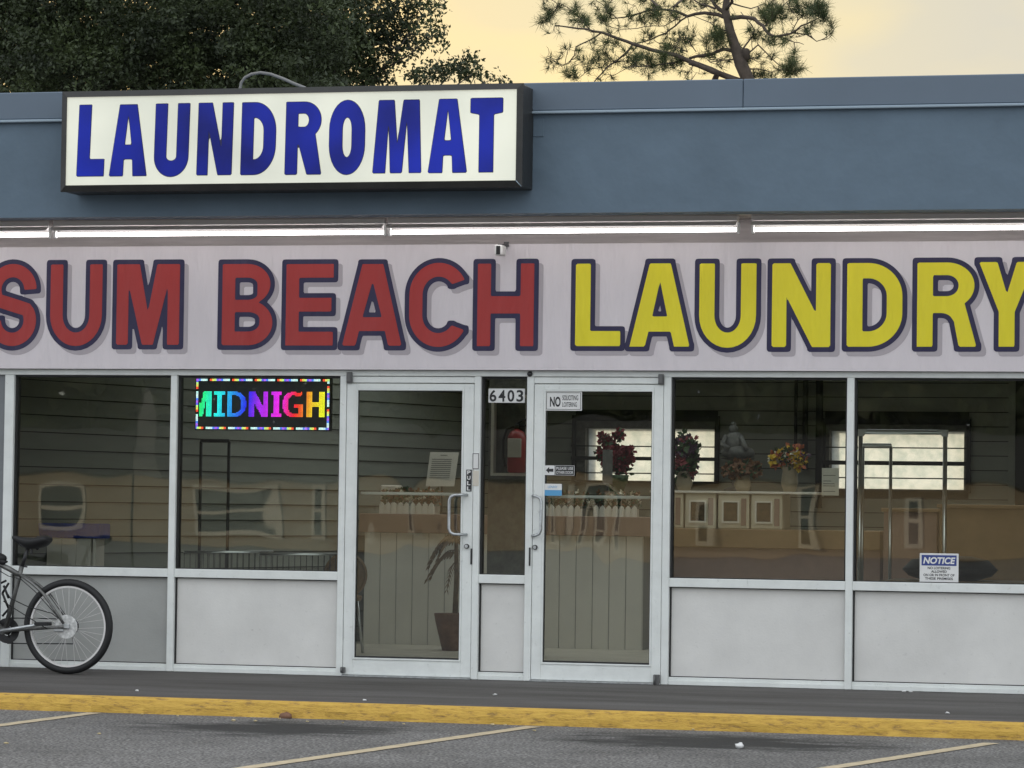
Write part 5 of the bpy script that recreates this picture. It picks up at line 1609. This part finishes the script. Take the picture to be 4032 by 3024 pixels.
C_, R_, N_ = [], [], []
for px in range(-900, 1500, 95):
    for py in range(-500, 420, 95):
        jx, jy = g.uniform(-45, 45, 2)
        X_, Y_ = px + jx, py + jy
        edge = 1500 - 0.10 * max(0, Y_) - (60 if Y_ > 180 else 0)
        if X_ > edge - 60: continue
        vis = X_ > -150 and Y_ > -120
        for dd in ((-1.6, -.5, .6, 1.7, 2.6) if vis else (0.,)):
            C_.append(oc(X_, Y_, dd + g.uniform(-.6, .6))); R_.append((.36, .6, .36)); N_.append(g.integers(330, 640) if vis else 160)
for (px, py, rx, rz, n_) in ((1480, 60, .35, .5, 900), (1560, 20, .35, .4, 620), (1640, 60, .32, .35, 420), (1700, 30, .25, .3, 220), (1690, 130, .28, .22, 260), (1600, 150, .35, .25, 420), (1560, 120, .3, .3, 420),
                          (1730, 110, .12, .12, 60), (1655, 195, .18, .12, 110), (1500, 200, .3, .35, 520), (1450, 150, .4, .5, 1100), (1570, 250, .2, .3, 130), (1480, 300, .35, .22, 640), (1420, 300, .4, .3, 900), (1350, 260, .4, .4, 1000),
                          (1700, 290, .3, .18, 330), (1770, 270, .3, .2, 360), (1830, 250, .3, .18, 260), (1870, 290, .3, .14, 260), (1940, 312, .18, .07, 70), (1990, 318, .07, .03, 20), (1640, 300, .2, .12, 150), (1745, 175, .10, .04, 26), (1860, 215, .1, .06, 30), (1600, 230, .15, .15, 60)):
    C_.append(oc(px, py, g.uniform(-.5, .5))); R_.append((rx, .4, rz)); N_.append(n_)
for k in range(60):      # upper crown above the frame
    a = g.uniform(0, 2 * pi); rr = g.uniform(0, 1) ** .5
    C_.append((oc0[0] - 1 + 5.0 * rr * cos(a), OY + 3.5 * rr * sin(a), oc(0, -500)[2] + g.uniform(-.5, 2.2) * (1 - .6 * rr))); R_.append((.9, .9, .7)); N_.append(500)
ql = leaves(C_, R_, N_, .064, 3)
crown = npmesh('crown', ql, 4, 'oakleaf', oak)
mb = MB()
tx_ = oc0[0]
mb.tube([(tx_, OY, LOT), (tx_ + .1, OY, 1.6), (tx_ - .1, OY, 3.2), (tx_, OY, 5)], [.42, .34, .3, .2], 12)
for (px, py) in ((1100, 250), (1450, 150), (1350, 0), (800, 100), (500, -100), (100, 0), (-300, 100), (1300, 300)):
    e_ = Vector(oc(px, py)); s_ = Vector((tx_, OY, 3.0)); md = s_.lerp(e_, .5) + Vector((0, 0, .4))
    mb.tube([s_, s_.lerp(md, .5) + Vector((0, 0, .2)), md, e_], [.14, .10, .07, .02], 7)
for (a, b) in (((1450, 330), (1660, 60)), ((1500, 280), (1730, 110)), ((1480, 150), (1640, 190)), ((1500, 400), (1760, 260)), ((1700, 370), (1860, 290)), ((1760, 350), (1940, 312)), ((1650, 380), (1820, 250)), ((1400, 60), (1600, 20))):
    p, q = Vector(oc(*a)), Vector(oc(*b)); md = p.lerp(q, .5) + Vector((0, 0, -.08)); mb.tube([p, md, q], [.022, .014, .005], 5)
mb.build('trunk', 'oakbark', oak)
# trees across the lot, for the reflections
g = np.random.default_rng(77)
n_ = 80000
P_ = np.stack([g.uniform(-55, 55, n_), g.uniform(-104, -90, n_), LOT + 13 * g.uniform(0, 1, n_) ** 1.1], 1)
P_[:, 2] *= 0.75 + 0.25 * np.sin(P_[:, 0] * .21) * np.cos(P_[:, 0] * .083)
u = g.normal(size=(n_, 3)); u /= np.linalg.norm(u, axis=1)[:, None]
v = g.normal(size=(n_, 3)); v -= (v * u).sum(1)[:, None] * u; v /= np.linalg.norm(v, axis=1)[:, None]
s_ = g.uniform(.4, .8, (n_, 1))
tl = npmesh('tree_line', np.stack([P_ - u * s_ * .6, P_ + v * s_ * .4, P_ + u * s_ * .6, P_ - v * s_ * .4], 1), 4, 'oakleaf')
tag(tl, 'dark mass of trees behind the opposite house, mirrored in the shop glass', 'trees', kind='stuff')

# pine
PNY = 42.0
def pz(x, y, dy=0):      # coordinates of the enlarged crop
    return at(1900 + x * .678, y * .678, PNY + dy)
base = pz(1545, 480)
pine = thing('pine_tree', (base.x + .6, PNY, LOT), 'open long needled pine with crooked branches rising behind the roof right of the sign', 'tree')
mb = MB()
mb.tube([Vector((base.x + .7, PNY, LOT)), Vector((base.x + .35, PNY, 3.5)), pz(1545, 470), pz(1500, 370), pz(1470, 280), pz(1440, 190), pz(1425, 120), pz(1410, 60), pz(1420, -20), pz(1440, -160)],
        [.22, .18, .135, .125, .105, .09, .08, .072, .065, .05], 12)
mb.blob(pz(1530, 318), .085, 10, 8, .12, (1, 1, 1.5))
mb.build('trunk', 'bark', pine)
brs = [([(1500, 475), (1420, 445), (1330, 405), (1210, 360), (1120, 320), (980, 290), (880, 258), (780, 222), (690, 188), (600, 168), (500, 158), (420, 150)], .085, .015, -.3),
       ([(1350, 460), (1365, 425), (1300, 400), (1200, 365)], .08, .05, -.2),
       ([(1465, 300), (1400, 285), (1330, 315), (1260, 325), (1200, 340)], .05, .035, .0),
       ([(1200, 345), (1110, 365), (1000, 380), (900, 385), (840, 395)], .03, .012, -.4),
       ([(1425, 100), (1370, 85), (1290, 75), (1190, 95), (1120, 65), (1040, 55), (960, 60), (870, 90), (780, 105), (700, 100)], .055, .012, .4),
       ([(1190, 95), (1120, 150), (1060, 195), (990, 225), (930, 245), (880, 262)], .022, .014, .2),
       ([(870, 262), (830, 310), (770, 360), (720, 395), (680, 440), (650, 475)], .03, .014, -.2),
       ([(690, 190), (620, 235), (545, 270), (535, 320), (500, 370), (460, 385), (425, 345)], .02, .008, .3),
       ([(1400, 70), (1350, 30), (1310, -30)], .06, .03, .2),
       ([(1410, 60), (1450, 10), (1440, -60)], .05, .03, -.2),
       ([(1420, 105), (1500, 98), (1580, 110), (1630, 150), (1660, 195), (1700, 212), (1790, 195), (1850, 150), (1920, 120), (1970, 90)], .062, .012, -.3),
       ([(1700, 210), (1760, 225), (1810, 245), (1865, 258)], .022, .007, -.3),
       ([(1800, 190), (1880, 200), (1940, 240), (2000, 215), (2040, 180)], .018, .006, -.2),
       ([(1790, 195), (1830, 120), (1890, 60), (1930, 20)], .015, .006, .1),
       ([(1640, 150), (1700, 90), (1740, 40), (1800, -10)], .02, .008, .3),
       ([(1500, 300), (1560, 220), (1580, 180), (1560, 140), (1500, 70)], .025, .01, .4),
       ([(1530, 320), (1600, 260), (1680, 340), (1740, 390), (1790, 370)], .022, .008, .5),
       ([(1540, 400), (1600, 400), (1680, 420), (1760, 400)], .02, .007, .2),
       ([(1480, 340), (1400, 350), (1320, 360), (1300, 330)], .02, .008, .5),
       ([(1220, 370), (1215, 420), (1212, 465)], .008, .006, -.2),
       ([(1190, 300), (1120, 270), (1060, 250), (1020, 255)], .014, .006, .4), ([(1240, 300), (1170, 200), (1150, 180)], .012, .006, .5),
       ([(1420, 180), (1350, 160), (1320, 130), (1220, 90)], .02, .008, .6),
       ([(1110, 40), (1180, -20)], .03, .02, .3), ([(1040, 55), (980, 0), (950, -30)], .035, .02, .3),
       ([(780, 105), (720, 60), (690, 20)], .014, .006, .4), ([(620, 168), (570, 110), (520, 60), (450, 20)], .018, .007, .1),
       ([(990, 150), (900, 165), (800, 170), (720, 150), (680, 110)], .012, .006, .2), ([(1140, 100), (1060, 150), (990, 150)], .014, .008, .2),
       ([(720, 395), (620, 400), (560, 455), (510, 440)], .012, .006, -.1), ([(840, 395), (760, 440), (720, 430)], .009, .005, .0),
       ([(1350, 50), (1260, 20), (1180, -30)], .03, .015, .5), ([(1450, 20), (1560, 50), (1640, 20)], .02, .01, .4)]
allp = []
for pts, r0, r1, dy in brs:
    mb = MB()
    P = []
    for i in range(len(pts) - 1):
        for t_ in (0, .5):
            f2 = (i + t_) / (len(pts) - 1)
            x = pts[i][0] + (pts[i + 1][0] - pts[i][0]) * t_; y = pts[i][1] + (pts[i + 1][1] - pts[i][1]) * t_
            P.append(pz(x + random.uniform(-4, 4) * (t_ > 0), y + random.uniform(-4, 4) * (t_ > 0), dy * 3 * f2))
    P.append(pz(*pts[-1], dy * 3))
    K_ = len(P)
    mb.tube(P, [(r0 + (r1 - r0) * (i / (K_ - 1)) ** .8) * .80 for i in range(K_)], 7)
    mb.build('branch', 'bark', pine)
    allp += [(p, r0 + (r1 - r0) * i / (K_ - 1)) for i, p in enumerate(P)]
tufts = [(340, 100, 1.25), (310, 130, .9), (375, 75, 1), (345, 50, .7), (440, 10, .9), (520, 20, .9), (560, 100, 1.0), (530, 80, .8), (600, 110, 1.1), (625, 60, .9), (590, 40, .8), (690, 95, .9), (740, 60, .9), (800, 50, .8), (690, 40, .7),
         (880, 90, .9), (930, 60, .9), (950, 30, 1.2), (980, 10, .9), (1000, 90, .8), (1040, 80, .8), (1080, 70, .8), (860, 60, .7), (700, 290, .7), (750, 290, 1), (790, 270, .9), (740, 320, .9), (690, 330, .8), (640, 340, .8), (610, 380, .8), (650, 300, .6), (560, 440, .8), (510, 420, .7), (540, 400, .6), (720, 350, .9), (770, 350, .6),
         (900, 370, 1), (930, 350, .8), (960, 370, .9), (880, 345, .7), (1020, 370, 1.2), (1060, 350, 1.3), (1100, 340, 1.3), (1140, 340, 1.2), (1080, 390, 1.2), (1040, 400, 1.0), (1110, 370, 1.2), (1160, 360, .9), (1000, 350, .9),
         (1050, 260, .8), (1080, 245, .9), (1020, 250, .7), (1150, 190, .9), (1170, 210, .7), (1130, 200, .7), (1220, 170, .6), (1280, 150, .6), (1320, 200, 1.1), (1350, 180, 1.2), (1380, 210, 1.2), (1340, 230, 1.2), (1310, 240, 1.1), (1390, 180, 1), (1360, 250, 1.1), (1400, 240, .9), (1150, 290, .6),
         (1600, 50, 1.1), (1640, 30, 1.2), (1680, 20, 1.2), (1720, 40, 1.2), (1660, 70, 1.2), (1690, 90, 1.1), (1730, 70, 1.0), (1620, 80, .9), (1650, 110, .9), (1580, 30, .8), (1780, 20, .9), (1820, 40, .9), (1860, 10, .9), (1830, 80, .7), (1900, 40, 1), (1960, 60, 1.1), (2000, 50, 1), (2030, 80, .9), (1990, 110, .9), (2050, 130, .8), (2060, 160, .8), (2010, 150, .9), (1970, 170, .8), (1990, 20, .8), (1940, 20, .9), (1930, 90, .7),
         (1680, 260, .9), (1720, 250, .9), (1760, 260, .9), (1690, 290, .8), (1650, 280, .7), (1740, 290, .8), (1780, 340, 1), (1820, 350, .9), (1760, 370, 1), (1800, 390, .9), (1740, 400, .9), (1700, 350, .8), (1830, 380, .8), (1680, 370, .7), (1600, 430, 1), (1640, 440, 1), (1570, 440, .9), (1600, 400, .7), (1560, 180, .6), (1580, 200, .7), (1480, 140, .5), (1540, 330, .8), (1520, 350, .7),
         (1350, -30, 1.2), (1250, -20, 1.0), (1500, -30, 1.2), (1620, -30, 1.1), (1100, -40, 1), (900, -20, 1), (660, -10, .9), (1760, -40, 1.1), (1000, 440, .4), (1240, 240, .5), (480, 60, .7)]
NV = []; tw_ = MB()
g = np.random.default_rng(21)
for (x, y, s) in tufts:
    x += g.uniform(-5, 5); y += g.uniform(-5, 5)
    near = min(allp, key=lambda a: (a[0].x - pz(x, y).x) ** 2 + (a[0].z - pz(x, y).z) ** 2 + (a[1] > .05) * .05)
    c = pz(x, y); c.y = near[0].y + g.uniform(-.25, .25)
    md = near[0].lerp(c, .5) + Vector((g.uniform(-.04, .04), 0, g.uniform(-.10, -.02)))
    tw_.tube([near[0], md, c], [.009, .007, .006], 4)
    d0 = (c - md).normalized()
    n_ = int(110 * s)
    d = g.normal(size=(n_, 3)); d /= np.linalg.norm(d, axis=1)[:, None]
    d = d + np.array(d0) * .45 + np.array([0, 0, .30]); d /= np.linalg.norm(d, axis=1)[:, None]
    ln = g.uniform(.10, .23, (n_, 1)) * (0.75 + .35 * s)
    pc_ = np.array(c) - np.array(d0) * g.uniform(0, .17, (n_, 1)) + g.normal(scale=.03, size=(n_, 3))
    sd = np.cross(d, g.normal(size=(n_, 3))); sd /= np.linalg.norm(sd, axis=1)[:, None]
    tip = pc_ + d * ln; wv = .0045
    NV.append(np.stack([pc_ - sd * wv, pc_ + sd * wv, tip + sd * .0015, tip - sd * .0015], 1))
def wander(p, d, ln, r, lvl):
    pts = [p]; k = 5
    for i in range(k):
        d = (d + Vector(g.normal(size=3)) * .28 + Vector((0, 0, .06))).normalized()
        pts.append(pts[-1] + d * ln / k)
    tw_.tube(pts, [r * (1 - .6 * i / k) for i in range(k + 1)], 4)
    if lvl:
        for i in (2, 3, 4):
            if g.uniform() < .8: wander(pts[i], (d + Vector(g.normal(size=3)) * .8).normalized(), ln * .5, r * .7, lvl - 1)
    if g.uniform() < .62:
        n_ = int(g.integers(16, 40)); e_ = np.array(pts[-1]); dd = g.normal(size=(n_, 3)) * .8 + np.array(d) * .9
        dd /= np.linalg.norm(dd, axis=1)[:, None]; ln2 = g.uniform(.09, .19, (n_, 1))
        b0 = e_ - np.array(d) * g.uniform(0, .08, (n_, 1)); sd = np.cross(dd, g.normal(size=(n_, 3))); sd /= np.linalg.norm(sd, axis=1)[:, None]
        NV.append(np.stack([b0 - sd * .0045, b0 + sd * .0045, b0 + dd * ln2 + sd * .001, b0 + dd * ln2 - sd * .001], 1))
cand = [a for a in allp if a[1] < .05]
for k in range(120):
    a = cand[int(g.integers(len(cand)))]
    d = Vector((g.normal(), g.normal() * .8, g.normal() * .7 + .35)).normalized()
    wander(a[0], d, g.uniform(.22, .55), .0075, 1)
tw_.build('twigs', 'bark', pine)['kind'] = 'stuff'
npmesh('needles', np.concatenate(NV), 4, 'needle', pine)['kind'] = 'stuff'

# ================================================================== LITTER
lm = mat('dry_leaf', (0.55, 0.45, 0.26), .8, var=.3, vscale=30)
for (px, py, s) in ((1005, 2838, .014), (920, 2836, .018), (390, 2888, .014), (1060, 2820, .012), (1100, 2829, .012), (1210, 2840, .010), (1940, 2852, .016), (1960, 2843, .012), (1990, 2854, .012), (25, 2925, .014), (1590, 2850, .010), (2730, 2872, .012), (2105, 2876, .012), (560, 2812, .010), (700, 2818, .011), (1350, 2845, .010), (1900, 2846, .014)):
    p = onz(px, py, LOT + .006)
    mb = MB(); mb.blob((p.x, p.y, LOT + .006), s * .75, 7, 5, .35, (1.2, .9, .45))
    tag(mb.build('leaf_scrap', lm, None, org=(p.x, p.y, LOT)), 'tiny pale yellowish leaf scrap lying on the asphalt', 'leaf', 'pale leaf scraps on the asphalt')
for (px, py) in ((1435, 2746), (1948, 2734), (3730 , 2800), (3560, 2737), (3585, 2738), (540, 2712)):
    p = onz(px, py, -.022)
    mb = MB(); mb.blob((p.x, p.y, -.0209 * abs(p.y) + .005), .011, 7, 5, .35, (1.3, .9, .5))
    tag(mb.build('pebble', 'white', None, org=(p.x, p.y, -.02)), 'tiny pale pebble on the dark walkway', 'pebble', 'pale pebbles on the walkway')
p = onz(2912, 2934, LOT + .02)
mb = MB(); mb.blob((p.x, p.y, LOT + .016), .022, 9, 6, .3, (1.1, 1, .8)); tag(mb.build('paper_litter', 'white', None, org=(p.x, p.y, LOT)), 'crumpled bright white scrap on the right oil stain', 'litter')
p = onz(1092, 2822, LOT + .02)
mb = MB(); mb.blob((p.x, -2.375, LOT + .015), .04, 9, 6, .25, (1.1, .5, .6)); tag(mb.build('dead_leaf', 'terracotta', None, org=(p.x, -2.375, LOT)), 'dark reddish brown dead leaf against the kerb by the left oil stain', 'leaf')
